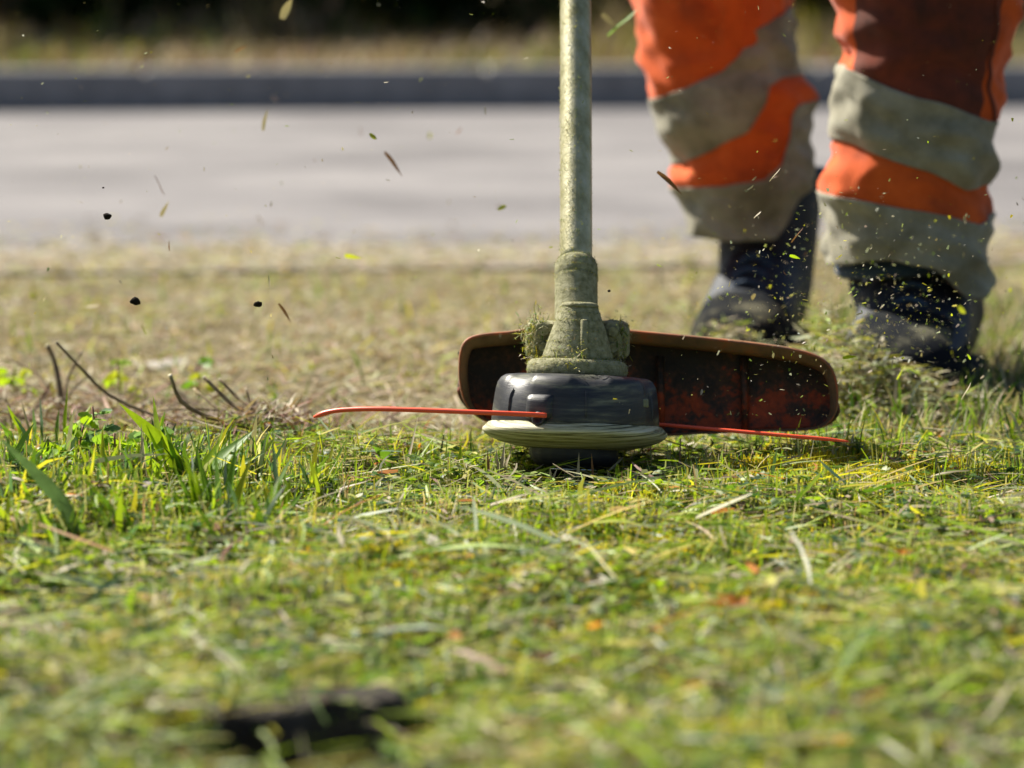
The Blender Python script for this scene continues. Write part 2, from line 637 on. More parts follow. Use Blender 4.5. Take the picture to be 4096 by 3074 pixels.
def strip(name, o0, o1, z0, z1, mat, L0=-90, L1=90, thick=0.05):
    """a long slab beside / across the road, from offset o0 to o1 measured from the near road edge"""
    a, b, c, d = [A0 + U * l + Nn * o for l, o in ((L0, o0), (L1, o0), (L1, o1), (L0, o1))]
    V = [(a.x, a.y, z0), (b.x, b.y, z0), (c.x, c.y, z1), (d.x, d.y, z1)] + [(p.x, p.y, -thick) for p in (a, b, c, d)]
    return obj(name, V, [(0, 1, 2, 3), (4, 7, 6, 5), (0, 4, 5, 1), (1, 5, 6, 2), (2, 6, 7, 3), (3, 7, 4, 0)], mat, smooth=False)


road = strip('road', 0.30, ROAD_W, 0.006, 0.006, M['asphalt'])
tag(road, 'light grey asphalt road behind the lawn', 'road', kind='structure')
edge = strip('concrete_edging', 0.0, 0.30, 0.002, 0.010, M['concrete'])
tag(edge, 'pale concrete edging strip between lawn and road', 'edging', kind='structure')
KERB_H = 0.132
kb = strip('kerb', ROAD_W + 0.004, ROAD_W + 0.146, KERB_H - 0.02, KERB_H - 0.02, M['kerb'], -60, 60)
tag(kb, 'grey kerb along the far side of the road', 'kerb', kind='structure')
kbm = box_bm(0.994, 0.15, KERB_H + 0.03, 0.015, 2)
kme = bpy.data.meshes.new('kerb_stone')
kbm.to_mesh(kme)
kbm.free()
kme.materials.append(M['kerb'])
for k in range(-5, 7):
    p = A0 + U * (k + 0.35) + Nn * (ROAD_W + 0.075)
    o = bpy.data.objects.new('kerb_stone', kme)
    COL.objects.link(o)
    o.parent = kb
    o.location = (p.x, p.y, (KERB_H - 0.03) / 2 + random.uniform(-0.002, 0.002))
    o.rotation_euler = (0, 0, R(9) + random.uniform(-0.002, 0.002))
fv = strip('far_verge', ROAD_W + 0.15, 150, KERB_H - 0.012, KERB_H - 0.012, M['soil'], -150, 150)
tag(fv, 'dry grass verge beyond the far kerb', 'verge', kind='structure')


# ------------------------------------------------------------------ lawn: blades, clippings, clover, moss (nobody could count them)
def sample_view(n, d0, d1, margin=0.22, power=1.0):
    """random ground points in the wedge the camera faces, with a margin on both sides"""
    pts = []
    d = d0 + (d1 - d0) * RNG.random(n * 3) ** power
    wmax = 0.1366 * d1 + margin
    x = RNG.uniform(-wmax, wmax, n * 3)
    ok = np.abs(x) < 0.1366 * d + margin
    x, d = x[ok][:n], d[ok][:n]
    return x, d - 3.0


def on_ground(x, y, dz=0.0):
    return np.stack([x, y, gh(x, y) + dz], -1)


def patch(x, y, s=6.0, seed=0):
    return np.clip(0.5 + 0.5 * wnoise(x, y, 0, s, seed), 0, 1)


def blocked(x, y):
    """where the trimmer's foot stands, and where the strip in front of it is scalped bare"""
    hol = (((x + 0.105) / 0.066) ** 2 + ((y + 1.085 - 0.35 * (x + 0.105)) / 0.10) ** 2 < 1) & (RNG.random(np.shape(x)) < 0.92)
    return (((x - 0.0525) ** 2 + (y - 0.005) ** 2) < 0.043 ** 2) | hol


lawn = []
# short standing stubble, in tufts
nt_c = 11000
cxs, cys = sample_view(nt_c, 1.45, 3.30)
rep = RNG.integers(4, 11, nt_c)
x = np.repeat(cxs, rep) + RNG.normal(0, 0.006, rep.sum())
y = np.repeat(cys, rep) + RNG.normal(0, 0.006, rep.sum())
ok = ~blocked(x, y)
x, y = x[ok], y[ok]
n = len(x)
pt = patch(x, y, 9, 3)
lush = np.clip((patch(x, y, 14, 12) - 0.42) * 4, 0, 1)
near_head = np.exp(-(((x - 0.05) / 0.09) ** 2 + ((y + 0.085) / 0.07) ** 2))
ln = (RNG.gamma(4, 0.0021, n) * (0.5 + 0.9 * pt) * (0.55 + 0.9 * lush) + 0.003) * (1 - 0.55 * near_head)
cols = np.where((RNG.random(n) < lush)[:, None], pick_colors(n, {'green': 4, 'fresh': 5, 'dark': 2, 'blue': 1, 'yellow': 2.5}), pick_colors(n, {'green': 1.5, 'fresh': 4, 'yellow': 4, 'pale': 2, 'straw': 3.2, 'tan': 1.2, 'blue': 0.5}))
lawn.append(ribbons(on_ground(x, y, -0.002), RNG.uniform(0, 6.28, n), ln, RNG.uniform(0.0009, 0.0022, n), np.abs(RNG.normal(0.15, 0.25, n)),
                    np.abs(RNG.normal(0.55, 0.5, n)), cols, 0.35, pick_colors(n, {'straw': 3, 'white': 1, 'tan': 1, 'yellow': 1}), (RNG.random(n) < 0.35) * RNG.uniform(0.4, 1, n)))
# a few taller blades and stalks
x, y = sample_view(1500, 1.6, 3.2)
ok = ~blocked(x, y)
x, y = x[ok], y[ok]
n = len(x)
cols = pick_colors(n, {'fresh': 4, 'green': 3, 'straw': 2, 'tan': 1.5, 'pink': 0.8, 'pale': 1.5})
lawn.append(ribbons(on_ground(x, y, -0.002), RNG.uniform(0, 6.28, n), RNG.uniform(0.012, 0.028, n), RNG.uniform(0.0009, 0.0022, n), np.abs(RNG.normal(0.2, 0.2, n)),
                    np.abs(RNG.normal(0.6, 0.45, n)), cols, 0.25, nseg=4, bend=RNG.normal(0, 0.4, n)))
cxs, cys = sample_view(1500, 2.55, 3.06)
rep = RNG.integers(3, 9, 1500)
x = np.repeat(cxs, rep) + RNG.normal(0, 0.0035, rep.sum())
y = np.repeat(cys, rep) + RNG.normal(0, 0.0035, rep.sum())
hh = np.repeat(0.008 + 0.022 * RNG.random(1500) ** 1.6, rep) * RNG.uniform(0.6, 1.15, rep.sum())
ok = ~blocked(x, y)
hh = hh * (1 - 0.5 * np.exp(-(((x - 0.05) / 0.08) ** 2 + ((y + 0.08) / 0.06) ** 2)))
x, y, hh = x[ok], y[ok], hh[ok]
n = len(x)
lawn.append(ribbons(on_ground(x, y, -0.001), RNG.uniform(0, 6.28, n), hh, RNG.uniform(0.0007, 0.0018, n), np.abs(RNG.normal(0.08, 0.12, n)), np.abs(RNG.normal(0.3, 0.3, n)),
                    pick_colors(n, {'fresh': 5, 'yellow': 2, 'green': 2, 'pale': 2, 'straw': 2, 'pink': 0.6}), 0.5, pick_colors(n, {'straw': 3, 'white': 2, 'yellow': 1}), (RNG.random(n) < 0.5) * RNG.uniform(0.4, 1, n), bend=RNG.normal(0, 0.3, n)))
stuff('lawn_grass', lawn, M['leaf'], 'short cut green grass of the lawn around the trimmer', 'grass')

clip = []


def lying(n, d0, d1, lmin, lmax, wmin, wmax, mix, zmax, trans=None, tipw=0.5):
    x, y = sample_view(n, d0, d1)
    ok = ~blocked(x, y)
    x, y = x[ok], y[ok]
    n = len(x)
    z = RNG.random(n) ** 1.5 * zmax + 0.001
    l0 = RNG.normal(1.42, 0.16, n)
    return ribbons(on_ground(x, y, z), RNG.uniform(0, 6.28, n), lmin + (lmax - lmin) * RNG.random(n) ** 2, RNG.uniform(wmin, wmax, n), l0,
                   l0 + np.abs(RNG.normal(0.1, 0.22, n)), pick_colors(n, mix), tipw, bend=RNG.normal(0, 0.5, n))


clip.append(lying(46000, 1.45, 3.2, 0.006, 0.042, 0.0008, 0.0028, {'green': 2.4, 'fresh': 5, 'yellow': 3.4, 'pale': 2.5, 'straw': 4, 'tan': 1.6, 'blue': 0.6, 'brown': 0.9, 'pink': 0.4}, 0.015))
clip.append(lying(5600, 1.45, 3.2, 0.015, 0.07, 0.0009, 0.0026, {'green': 2.5, 'fresh': 4, 'pale': 4.5, 'straw': 4, 'yellow': 2.4, 'blue': 1, 'orange': 0.3, 'white': 0.5}, 0.020))
clip.append(lying(3600, 1.45, 2.75, 0.015, 0.055, 0.0022, 0.0046, {'green': 2.2, 'fresh': 3, 'pale': 4, 'straw': 4, 'yellow': 2.6, 'tan': 1.5, 'blue': 1, 'pink': 0.6}, 0.021, tipw=0.3))
clip.append(lying(600, 1.5, 2.95, 0.04, 0.11, 0.0026, 0.0050, {'green': 3, 'fresh': 4, 'pale': 2.2, 'blue': 2, 'yellow': 1.5, 'straw': 0.6}, 0.018, tipw=0.1))
clip.append(lying(260, 1.5, 3.2, 0.008, 0.03, 0.004, 0.008, {'orange': 3, 'tan': 2, 'brown': 2, 'yellow': 1}, 0.016, tipw=0.1))
# uncut rough growth at the left
rg = []
nn = 620
x = RNG.uniform(-0.62, -0.13, nn)
y = RNG.uniform(-0.52, 0.08, nn)
prob = np.clip((-0.115 - x) / 0.12, 0, 1) * np.exp(-((y + 0.16) / 0.22) ** 2)
k_ = RNG.random(nn) < prob
x, y = x[k_], y[k_]
rep = RNG.integers(3, 9, len(x))
hb = np.repeat(RNG.uniform(0.016, 0.050, len(x)), rep)
x, y = np.repeat(x, rep) + RNG.normal(0, 0.006, rep.sum()), np.repeat(y, rep) + RNG.normal(0, 0.006, rep.sum())
n = len(x)
rg.append(ribbons(on_ground(x, y, -0.002), RNG.uniform(0, 6.28, n), hb * RNG.uniform(0.6, 1.2, n), RNG.uniform(0.0018, 0.0058, n), np.abs(RNG.normal(0.15, 0.2, n)), np.abs(RNG.normal(0.75, 0.4, n)),
                  pick_colors(n, {'fresh': 5, 'green': 4, 'dark': 2, 'yellow': 2, 'blue': 1.5, 'straw': 1}), 0.12, nseg=4, roll=RNG.normal(0, 0.9, n), bend=RNG.normal(0, 0.3, n)))
nn = 2600
x = RNG.uniform(-0.62, -0.12, nn)
y = RNG.uniform(-0.40, 0.10, nn)
rg.append(ribbons(on_ground(x, y, -0.002), RNG.uniform(0, 6.28, nn), RNG.uniform(0.012, 0.04, nn), RNG.uniform(0.0007, 0.0016, nn), np.abs(RNG.normal(0.2, 0.2, nn)), np.abs(RNG.normal(0.6, 0.4, nn)),
                  pick_colors(nn, {'fresh': 4, 'green': 3, 'yellow': 2, 'straw': 2, 'pink': 1.5, 'brown': 1}), 0.3, nseg=4, bend=RNG.normal(0, 0.4, nn)))
stuff('rough_grass', rg, M['leaf'], 'rough uncut grass growing at the left of the lawn', 'grass')
# the lawn and the scalped strip go on to both sides
nn = 60000
x = RNG.uniform(-2.6, 2.6, nn)
y = RNG.uniform(-2.4, 2.1, nn)
ok = (np.abs(x) > 0.1366 * (y + 3) + 0.20) & (y < road_near(x))
x, y = x[ok], y[ok]
n = len(x)
dry = np.clip((y - 0.05) / 0.2, 0, 1)
wide = [ribbons(on_ground(x, y, 0.0), RNG.uniform(0, 6.28, n), RNG.uniform(0.012, 0.045, n), RNG.uniform(0.002, 0.006, n), RNG.uniform(0.3, 1.5, n), RNG.uniform(1.0, 1.8, n),
                np.where((RNG.random(n) < dry)[:, None], pick_colors(n, {'straw': 5, 'tan': 4, 'pale': 1, 'green': 1}), pick_colors(n, {'fresh': 4, 'green': 3, 'yellow': 3, 'straw': 3, 'pale': 1.5})), 0.4)]
stuff('outer_lawn', wide, M['leaf'], 'grass of the lawn going on beyond both sides of the picture', 'grass')
stuff('grass_clippings', clip, M['leaf'], 'loose cut grass clippings and straw lying on the lawn', 'clippings')

# clover leaflets
x, y = sample_view(9500, 1.45, 3.2)
pt = patch(x, y, 11, 9)
ok = (pt > 0.42) & ~blocked(x, y)
x, y = x[ok], y[ok]
n = len(x)
Lf = []
ctr = on_ground(x, y, RNG.uniform(0.004, 0.016, n))
rot0 = RNG.uniform(0, 6.28, n)
sz = RNG.uniform(0.0035, 0.0075, n)
ccol = pick_colors(n, {'green': 4, 'fresh': 4, 'blue': 1.5, 'dark': 1.5, 'pale': 0.5})
for k in range(3):
    a = rot0 + k * 2.094
    Lf.append(ribbons(ctr, a, sz, sz * 0.95, RNG.normal(1.1, 0.3, n), RNG.normal(1.6, 0.3, n), ccol, 0.7, roll=RNG.normal(0, 0.25, n)))
stuff('clover_leaves', Lf, M['leaf'], 'small clover leaves scattered through the lawn', 'clover')

# moss cushions: dense tiny upright sprigs
ms = []
for (px, py, sx, sy, nn, hh) in ((3330, 1905, 0.075, 0.09, 2600, 0.011), (3000, 1930, 0.06, 0.05, 1200, 0.007), (3650, 1870, 0.06, 0.06, 1000, 0.008), (2250, 1990, 0.09, 0.05, 1300, 0.006),
                             (2700, 2150, 0.12, 0.09, 2200, 0.006), (1500, 2300, 0.1, 0.12, 1600, 0.006), (3300, 2400, 0.12, 0.12, 1800, 0.006)):
    c = G(px, py)
    x = c.x + RNG.normal(0, sx * 0.5, nn)
    y = c.y + RNG.normal(0, sy * 0.5, nn)
    ok = ~blocked(x, y)
    x, y = x[ok], y[ok]
    n = len(x)
    c_ = pick_colors(n, {'yellow': 5, 'fresh': 1}) * np.array([1.25, 1.1, 0.8])
    for k in range(3):
        ms.append(ribbons(on_ground(x, y, hh * 0.2), RNG.uniform(0, 6.28, n), RNG.uniform(0.5, 1.2, n) * hh, np.full(n, 0.0017), np.abs(RNG.normal(0.1, 0.2, n)), np.abs(RNG.normal(0.5, 0.3, n)), c_, 0.4))
stuff('moss', ms, M['leaf'], 'bright yellow green moss cushions in the lawn', 'moss')

# scalped strip behind the trimmer: straw, stubble, thatch
bk = []
x, y = sample_view(46000, 3.12, 5.6, 0.3)
ok = y < road_near(x) + 0.10 * wnoise(x, x, 0, 9, 3) - 0.02
x, y = x[ok], y[ok]
n = len(x)
g = patch(x, y, 3.2, 5)
mixA = pick_colors(n, {'straw': 6, 'tan': 4, 'brown': 0.5, 'yellow': 0.5, 'pale': 1.2, 'pink': 1.2})
mixB = pick_colors(n, {'green': 3, 'fresh': 4, 'yellow': 3, 'pale': 2})
cols = np.where((RNG.random(n) < 0.05 + 0.16 * (g > 0.66))[:, None], mixB, mixA)
bk.append(ribbons(on_ground(x, y, 0.0), RNG.uniform(0, 6.28, n), RNG.uniform(0.008, 0.03, n), RNG.uniform(0.0012, 0.003, n), RNG.uniform(0.8, 1.6, n), RNG.uniform(1.2, 1.9, n), cols, 0.4))
x, y = sample_view(650, 3.2, 5.0, 0.3)
ok = y < road_near(x)
x, y = x[ok], y[ok]
n = len(x)
bk.append(ribbons(on_ground(x, y, 0.0), RNG.uniform(0, 6.28, n), RNG.uniform(0.012, 0.035, n), RNG.uniform(0.0016, 0.0035, n), np.abs(RNG.normal(0.2, 0.25, n)), np.abs(RNG.normal(0.7, 0.4, n)),
                  pick_colors(n, {'fresh': 4, 'yellow': 3, 'green': 2, 'straw': 2}), 0.2))
# taller dry growth to the right, round the worker's boots
nn = 5200
x = RNG.uniform(0.20, 0.75, nn)
y = RNG.uniform(0.14, 1.5, nn)
keep = RNG.random(nn) < np.clip((x - 0.16) / 0.25, 0.1, 1)
x, y = x[keep], y[keep]
n = len(x)
bk.append(ribbons(on_ground(x, y, 0.0), RNG.uniform(0, 6.28, n), RNG.uniform(0.015, 0.05, n), RNG.uniform(0.0012, 0.0034, n), np.abs(RNG.normal(0.25, 0.25, n)), np.abs(RNG.normal(0.8, 0.4, n)),
                  pick_colors(n, {'straw': 4, 'tan': 2, 'fresh': 3, 'green': 3, 'pale': 1, 'dark': 1.5}), 0.2))
stuff('scalped_turf', bk, M['litter'], 'dry scalped turf and straw between trimmer and road', 'turf')

# turf and sweepings spilling over the edging on to the road
sp = []
nn = 13000
l = RNG.uniform(-1.6, 1.9, nn)
o_ = -0.12 + np.abs(RNG.normal(0, 0.36, nn)) + 0.22 * np.clip(wnoise(l, l * 0.4, 0, 2.2, 6), -0.6, 1)
x = A0.x + U.x * l + Nn.x * o_
y = A0.y + U.y * l + Nn.y * o_
sp.append(ribbons(np.stack([x, y, np.where(o_ < 0, -0.003, np.where(o_ < 0.3, 0.004 + 0.03 * o_, 0.008))], -1), RNG.uniform(0, 6.28, nn), RNG.uniform(0.008, 0.03, nn), RNG.uniform(0.002, 0.005, nn), RNG.uniform(1.3, 1.6, nn), RNG.uniform(1.4, 1.7, nn),
                  pick_colors(nn, {'straw': 6, 'tan': 4, 'yellow': 1, 'pale': 1.5, 'brown': 0.6, 'pink': 1}), 0.4))
stuff('road_edge_litter', sp, M['litter'], 'straw and grass clippings strewn along the near road edge', 'litter')

# far verge: dry tussocky grass beyond the kerb
fg = []
nn = 26000
l = RNG.uniform(-4.5, 5.0, nn)
o_ = ROAD_W + 0.16 + RNG.random(nn) ** 1.2 * 6.5
x = A0.x + U.x * l + Nn.x * o_
y = A0.y + U.y * l + Nn.y * o_
h = 0.03 + 0.05 * RNG.random(nn) + 0.20 * np.clip(wnoise(x, y, 0, 1.6, 4) - 0.15, 0, 1)
fg.append(ribbons(np.stack([x, y, np.full(nn, KERB_H - 0.012)], -1), RNG.uniform(0, 6.28, nn), h * 1.2, RNG.uniform(0.004, 0.010, nn), np.abs(RNG.normal(0.3, 0.3, nn)), np.abs(RNG.normal(1.0, 0.4, nn)),
                  np.where((wnoise(x, y, 0, 1.1, 8) > 0.1)[:, None], pick_colors(nn, {'straw': 1, 'tan': 4, 'pink': 1, 'brown': 3}), pick_colors(nn, {'yellow': 1, 'tan': 3, 'green': 2, 'brown': 3})), 0.2))
stuff('verge_grass', fg, M['litter'], 'dry beige grass on the verge beyond the kerb', 'grass')


# ------------------------------------------------------------------ shrubs of the dark hedge behind the verge
def shrub(loc, w, h, n, mix, label):
    root = empty('hedge_shrub', loc)
    tag(root, label, 'shrub', 'dark shrubs of the hedge behind the road')
    st = []
    for k in range(6):
        a = random.uniform(0, 6.28)
        st.append([Vector(loc), Vector(loc) + Vector((math.cos(a) * w * 0.15, math.sin(a) * w * 0.15, h * 0.35)), Vector(loc) + Vector((math.cos(a) * w * 0.4, math.sin(a) * w * 0.35, h * 0.85))])
    V, Fc = [], []
    for s in st:
        v, f = tube(spline(s, 6), [0.022 - 0.003 * i for i in range(6)], 7)
        Fc += [tuple(i + len(V) for i in q) for q in f]
        V += v
    obj('stem', V, Fc, M['bark'], root)
    # clumps of leaves
    nc = 70
    cc = RNG.normal(0, 1, (nc, 3))
    cc /= np.linalg.norm(cc, axis=1)[:, None]
    cc *= RNG.uniform(0.35, 1.0, (nc, 1)) ** 0.5
    cc = cc * np.array([w * 0.55, w * 0.45, h * 0.5]) + np.array([loc[0], loc[1], loc[2] + h * 0.5])
    ci = RNG.integers(0, nc, n)
    pts = cc[ci] + RNG.normal(0, 0.085, (n, 3))
    pts[:, 2] = np.maximum(pts[:, 2], loc[2] + 0.01)
    V_, q, C = ribbons(pts, RNG.uniform(0, 6.28, n), RNG.uniform(0.03, 0.07, n), RNG.uniform(0.02, 0.04, n), RNG.uniform(0.5, 2.2, n), RNG.uniform(0.8, 2.6, n), pick_colors(n, mix), 0.2, nseg=2)
    fo = link('foliage', raw_mesh('foliage', V_, q, C, M['hedge_leaf']), None, root)
    fo['kind'] = 'stuff'
    return root


mixes = [{'dark': 5, 'green': 0.3}, {'dark': 4, 'brown': 1}, {'dark': 3, 'brown': 2}, {'dark': 4, 'green': 0.6}]
hl = ['leftmost dark green shrub in the shaded hedge at the top left', 'second dark shrub from the left in the hedge behind the road',
      'brownish dark shrub, third from the left in the hedge', 'dark green shrub just left of the trimmer shaft in the hedge',
      'dark shrub behind the trimmer shaft at the top', 'dark green shrub in the hedge between shaft and trousers',
      'dark shrub showing between the two trouser legs', 'dark shrub at the right end of the hedge behind the worker']
for k in range(8):
    l = -3.5 + k * 1.0
    o_ = ROAD_W + 3.5 + 0.5 * math.sin(k * 2.3)
    p = A0 + U * l + Nn * o_
    shrub((p.x, p.y, KERB_H - 0.02), random.uniform(1.25, 1.5), random.uniform(1.3, 1.9), 7000, mixes[k % 4], hl[k])
# tall leaf mass added behind the shrubs to keep the sun off them
wn_ = 90000
l = RNG.uniform(-14, 14, wn_)
o_ = ROAD_W + 4.9 + RNG.random(wn_) * 1.6
x = A0.x + U.x * l + Nn.x * o_
y = A0.y + U.y * l + Nn.y * o_
z = KERB_H + RNG.random(wn_) ** 1.9 * 4.8
stuff('shade_backdrop', [ribbons(np.stack([x, y, z], -1), RNG.uniform(0, 6.28, wn_), RNG.uniform(0.10, 0.20, wn_), RNG.uniform(0.06, 0.12, wn_), RNG.uniform(0.4, 2.4, wn_), RNG.uniform(0.6, 2.6, wn_),
      pick_colors(wn_, {'dark': 5, 'brown': 0.4}), 0.2, nseg=2)], M['hedge_leaf'], 'tall dark leaf mass added behind the hedge shrubs to shade them', 'undergrowth')


# ------------------------------------------------------------------ the string trimmer
HX, HY = 0.0495, 0.0
trim = empty('string_trimmer', (HX, HY, 0.0))
tag(trim, 'string trimmer with grass-caked shaft, black head and orange cutting line on the lawn', 'trimmer')
S = 1 / 4970.0
HM = Matrix.Translation((HX, HY, 0.0003)) @ Matrix.Rotation(R(2.2), 4, 'Y') @ Matrix.Rotation(R(-7.4), 4, 'X')


def hx(V):
    return [HM @ Vector(v) for v in V]


def z_(py):
    return (1880 - py) * S


# bump knob and its steel wear ring
V, Fc = lathe([(0.0, 0.001), (0.020, 0.0008), (0.0225, 0.002), (0.0225, 0.004), (0.0, 0.0042)], 48)
obj('wear_ring', hx(V), Fc, M['steel'], trim)
kn = lambda an, i, r, z: ((r * (1 + 0.012 * math.cos(18 * an)) if 1 < i < 6 else r), z)
V, Fc = lathe([(0.0, 0.0042), (0.022, 0.0042), (0.029, 0.006), (0.0345, 0.0105), (0.0357, 0.015), (0.036, 0.021), (0.036, 0.024)], 72, kn)
obj('bump_knob', hx(V), Fc, M['knob'], trim)
# glide skirt: cream dish under the spool housing
prof = [(0.030, 0.0205), (0.037, 0.0195), (0.046, 0.0203), (0.060, 0.0235), (0.0690, 0.0272), (0.0728, 0.0298), (0.0745, 0.0318), (0.0748, 0.0334), (0.0744, 0.0348), (0.0736, 0.0354), (0.0700, 0.0392), (0.067, 0.0402), (0.050, 0.0402)]
V, Fc = lathe(prof, 96)
obj('glide_skirt', hx(V), Fc, M['skirt'], trim)


# spool housing: black, six scalloped shoulders
def hm(an, i, r, z):
    c = math.cos(6 * (an + 0.35))
    f = max(0.0, c) ** 0.7
    if i >= 5:
        r = r * (1 - 0.045 * f * (1 if i < 9 else 0.5))
        z = z - (0.0035 * f if 5 < i < 9 else 0.0)
    else:
        r = r * (1 - 0.012 * f)
    return r, z


prof = [(0.05, 0.0396), (0.0676, 0.0397), (0.0678, 0.0410), (0.0672, 0.049), (0.0663, 0.058), (0.0652, 0.066), (0.0638, 0.0715), (0.0612, 0.0755), (0.0575, 0.0778), (0.048, 0.0788), (0.03, 0.0790)]
V, Fc = lathe(prof, 144, hm)
house = obj('spool_housing', hx(V), Fc, M['head_black'], trim)


def on_housing(ang, r, z):
    return HM @ Vector((r * math.sin(ang), -r * math.cos(ang), z))   # ang 0 = towards the camera, + = right


def patch_on_housing(name, a0, a1, z0, z1, r0, thick, mat, bevel=0.25, nu=10, nv=6):
    """curved raised plate on the housing wall"""
    V, Fc = [], []
    for j in range(nv + 1):
        for i in range(nu + 1):
            u, v = i / nu, j / nv
            e = min(1, min(u, 1 - u) / bevel * 1.0, min(v, 1 - v) / bevel * 1.0)
            e = math.sin(e * math.pi / 2)
            rr = r0 - 0.002 + (thick + 0.002) * e ** 0.6
            zz = z0 + (z1 - z0) * v
            rr -= (zz - 0.041) * 0.075
            V.append(on_housing(a0 + (a1 - a0) * u, rr, zz))
    for j in range(nv):
        for i in range(nu):
            a = j * (nu + 1) + i
            Fc.append((a, a + 1, a + nu + 2, a + nu + 1))
    return obj(name, V, Fc, mat, house)


for a in (-0.47, -0.47 + math.pi):
    ey = patch_on_housing('line_eyelet', a - 0.19, a + 0.19, 0.0405, 0.0625, 0.0672, 0.0055, M['head_black'])
    # dark mouth with a metal bushing the line leaves through
    c = on_housing(a + 0.03, 0.0722, 0.0420)
    dirv = (on_housing(a + 0.03, 0.08, 0.0420) - c).normalized()
    q = dirv.to_track_quat('Z', 'Y').to_matrix().to_4x4()
    V, Fc = lathe([(0.0026, -0.004), (0.0052, -0.002), (0.0056, 0.0004), (0.0044, 0.0010), (0.0032, 0.0), (0.0024, -0.003)], 20)
    obj('bushing', [Matrix.Translation(c) @ q @ v for v in V], Fc, M['knob'], house)
for a, w in ((0.98, 0.075), (0.98 - math.pi / 3 * 4, 0.075), (0.98 + math.pi, 0.075)):
    patch_on_housing('window', a - w, a + w, 0.0535, 0.0625, 0.0668, 0.0012, M['head_dust'], 0.18)
for k in range(6):
    a = 0.10 + k * math.pi / 3
    patch_on_housing('housing_rib', a - 0.02, a + 0.02, 0.0405, 0.066, 0.0672, 0.0012, M['head_black'], 0.4, 4, 6)

# gear housing over it
prof = [(0.020, 0.0785), (0.0385, 0.0785), (0.0402, 0.0800), (0.0406, 0.0845), (0.0396, 0.0885), (0.0370, 0.0908), (0.0300, 0.0918), (0.026, 0.092)]


def rough(V, amp, s=900, seed=0):
    out = []
    for v in V:
        k = float(wnoise(np.float64(v.x), np.float64(v.y), np.float64(v.z), s, seed)) + 0.6 * float(wnoise(np.float64(v.x), np.float64(v.y), np.float64(v.z), s * 2.7, seed + 3))
        c = Vector((HX, v.y * 0.5, v.z))
        d_ = (v - c)
        out.append(v + d_.normalized() * k * amp if d_.length > 1e-5 else v)
    return out


V, Fc = lathe(prof, 128)
flange = obj('gear_flange', rough(hx(V), 0.0005, 420, 1), Fc, M['crust'], trim)
prof = [(0.0290, 0.0915), (0.0283, 0.095), (0.0262, 0.102), (0.0238, 0.110), (0.0208, 0.119), (0.0178, 0.1265), (0.0158, 0.132), (0.0142, 0.1352), (0.0118, 0.1367), (0.006, 0.1372)]
HM2 = Matrix.Translation((0, -0.003, 0)) @ HM


def gm(an, i, r, z):
    f = max(0, math.cos(an + math.pi / 2)) ** 3      # flattened front
    return r * (1 - 0.05 * f), z


V, Fc = lathe(prof, 96, gm)
gear = obj('gear_housing', rough([HM2 @ v for v in V], 0.0001, 160, 2), Fc, M['crust'], trim)
bm = box_bm(0.0062, 0.0075, 0.031, 0.0018, 2)
Tm = Matrix.Translation(HM2 @ Vector((0.004, -0.0215, 0.1085))) @ Matrix.Rotation(R(-21), 4, 'X') @ Matrix.Rotation(R(1), 4, 'Y')
bmesh.ops.transform(bm, matrix=Tm, verts=bm.verts)
bm_obj('casting_rib', bm, M['crust'], gear)
# cap rim at the top of the casting
V, Fc = lathe([(0.0105, 0.1345), (0.0146, 0.1338), (0.0152, 0.1352), (0.0143, 0.1372), (0.0105, 0.1382), (0.003, 0.1384)], 40)
obj('filler_cap', rough([HM2 @ v for v in V], 0.0003, 420, 4), Fc, M['crust'], gear)

# shaft and its socket, rising away from the camera
SA = Vector((P(2305, 1180, 3.055)))
SD = Vector((0.0, math.cos(R(56)), math.sin(R(56)))).normalized()
SD = (P(2303, 0, 3.055 + 0.155) - SA).normalized()
q = SD.to_track_quat('Z', 'Y').to_matrix().to_4x4()
SM = Matrix.Translation(SA) @ q
prof = [(0.006, -0.060), (0.0150, -0.058), (0.0172, -0.050), (0.0176, -0.02), (0.0175, 0.012), (0.0177, 0.0135), (0.0170, 0.0145), (0.0177, 0.0155), (0.0176, 0.0245), (0.0172, 0.0275), (0.0160, 0.0305), (0.0138, 0.0325), (0.012, 0.033)]
V, Fc = lathe(prof, 64)
sock = obj('shaft_socket', rough([SM @ v for v in V], 0.0001, 160, 5), Fc, M['crust'], trim)
for sgn in (-1, 1):
    bm = box_bm(0.004, 0.005, 0.040, 0.0012, 2, SM @ Matrix.Translation((sgn * 0.0035, -0.0172, -0.008)))
    bm_obj('clamp_ridge', bm, M['crust'], sock)
bm = bmesh.new()
bmesh.ops.create_cone(bm, segments=16, radius1=0.0024, radius2=0.0024, depth=0.003, cap_ends=True, matrix=SM @ Matrix.Translation((0.001, -0.0180, -0.022)) @ Matrix.Rotation(R(90), 4, 'X'))
bm_obj('clamp_screw', bm, M['knob'], sock)
NL = 60
prof = [(0.01325, 0.030 + 1.42 * (i / NL) ** 1.3) for i in range(NL + 1)]
V, Fc = lathe(prof, 40)
shaft = obj('shaft', [SM @ v for v in V], Fc, M['shaft'], trim)
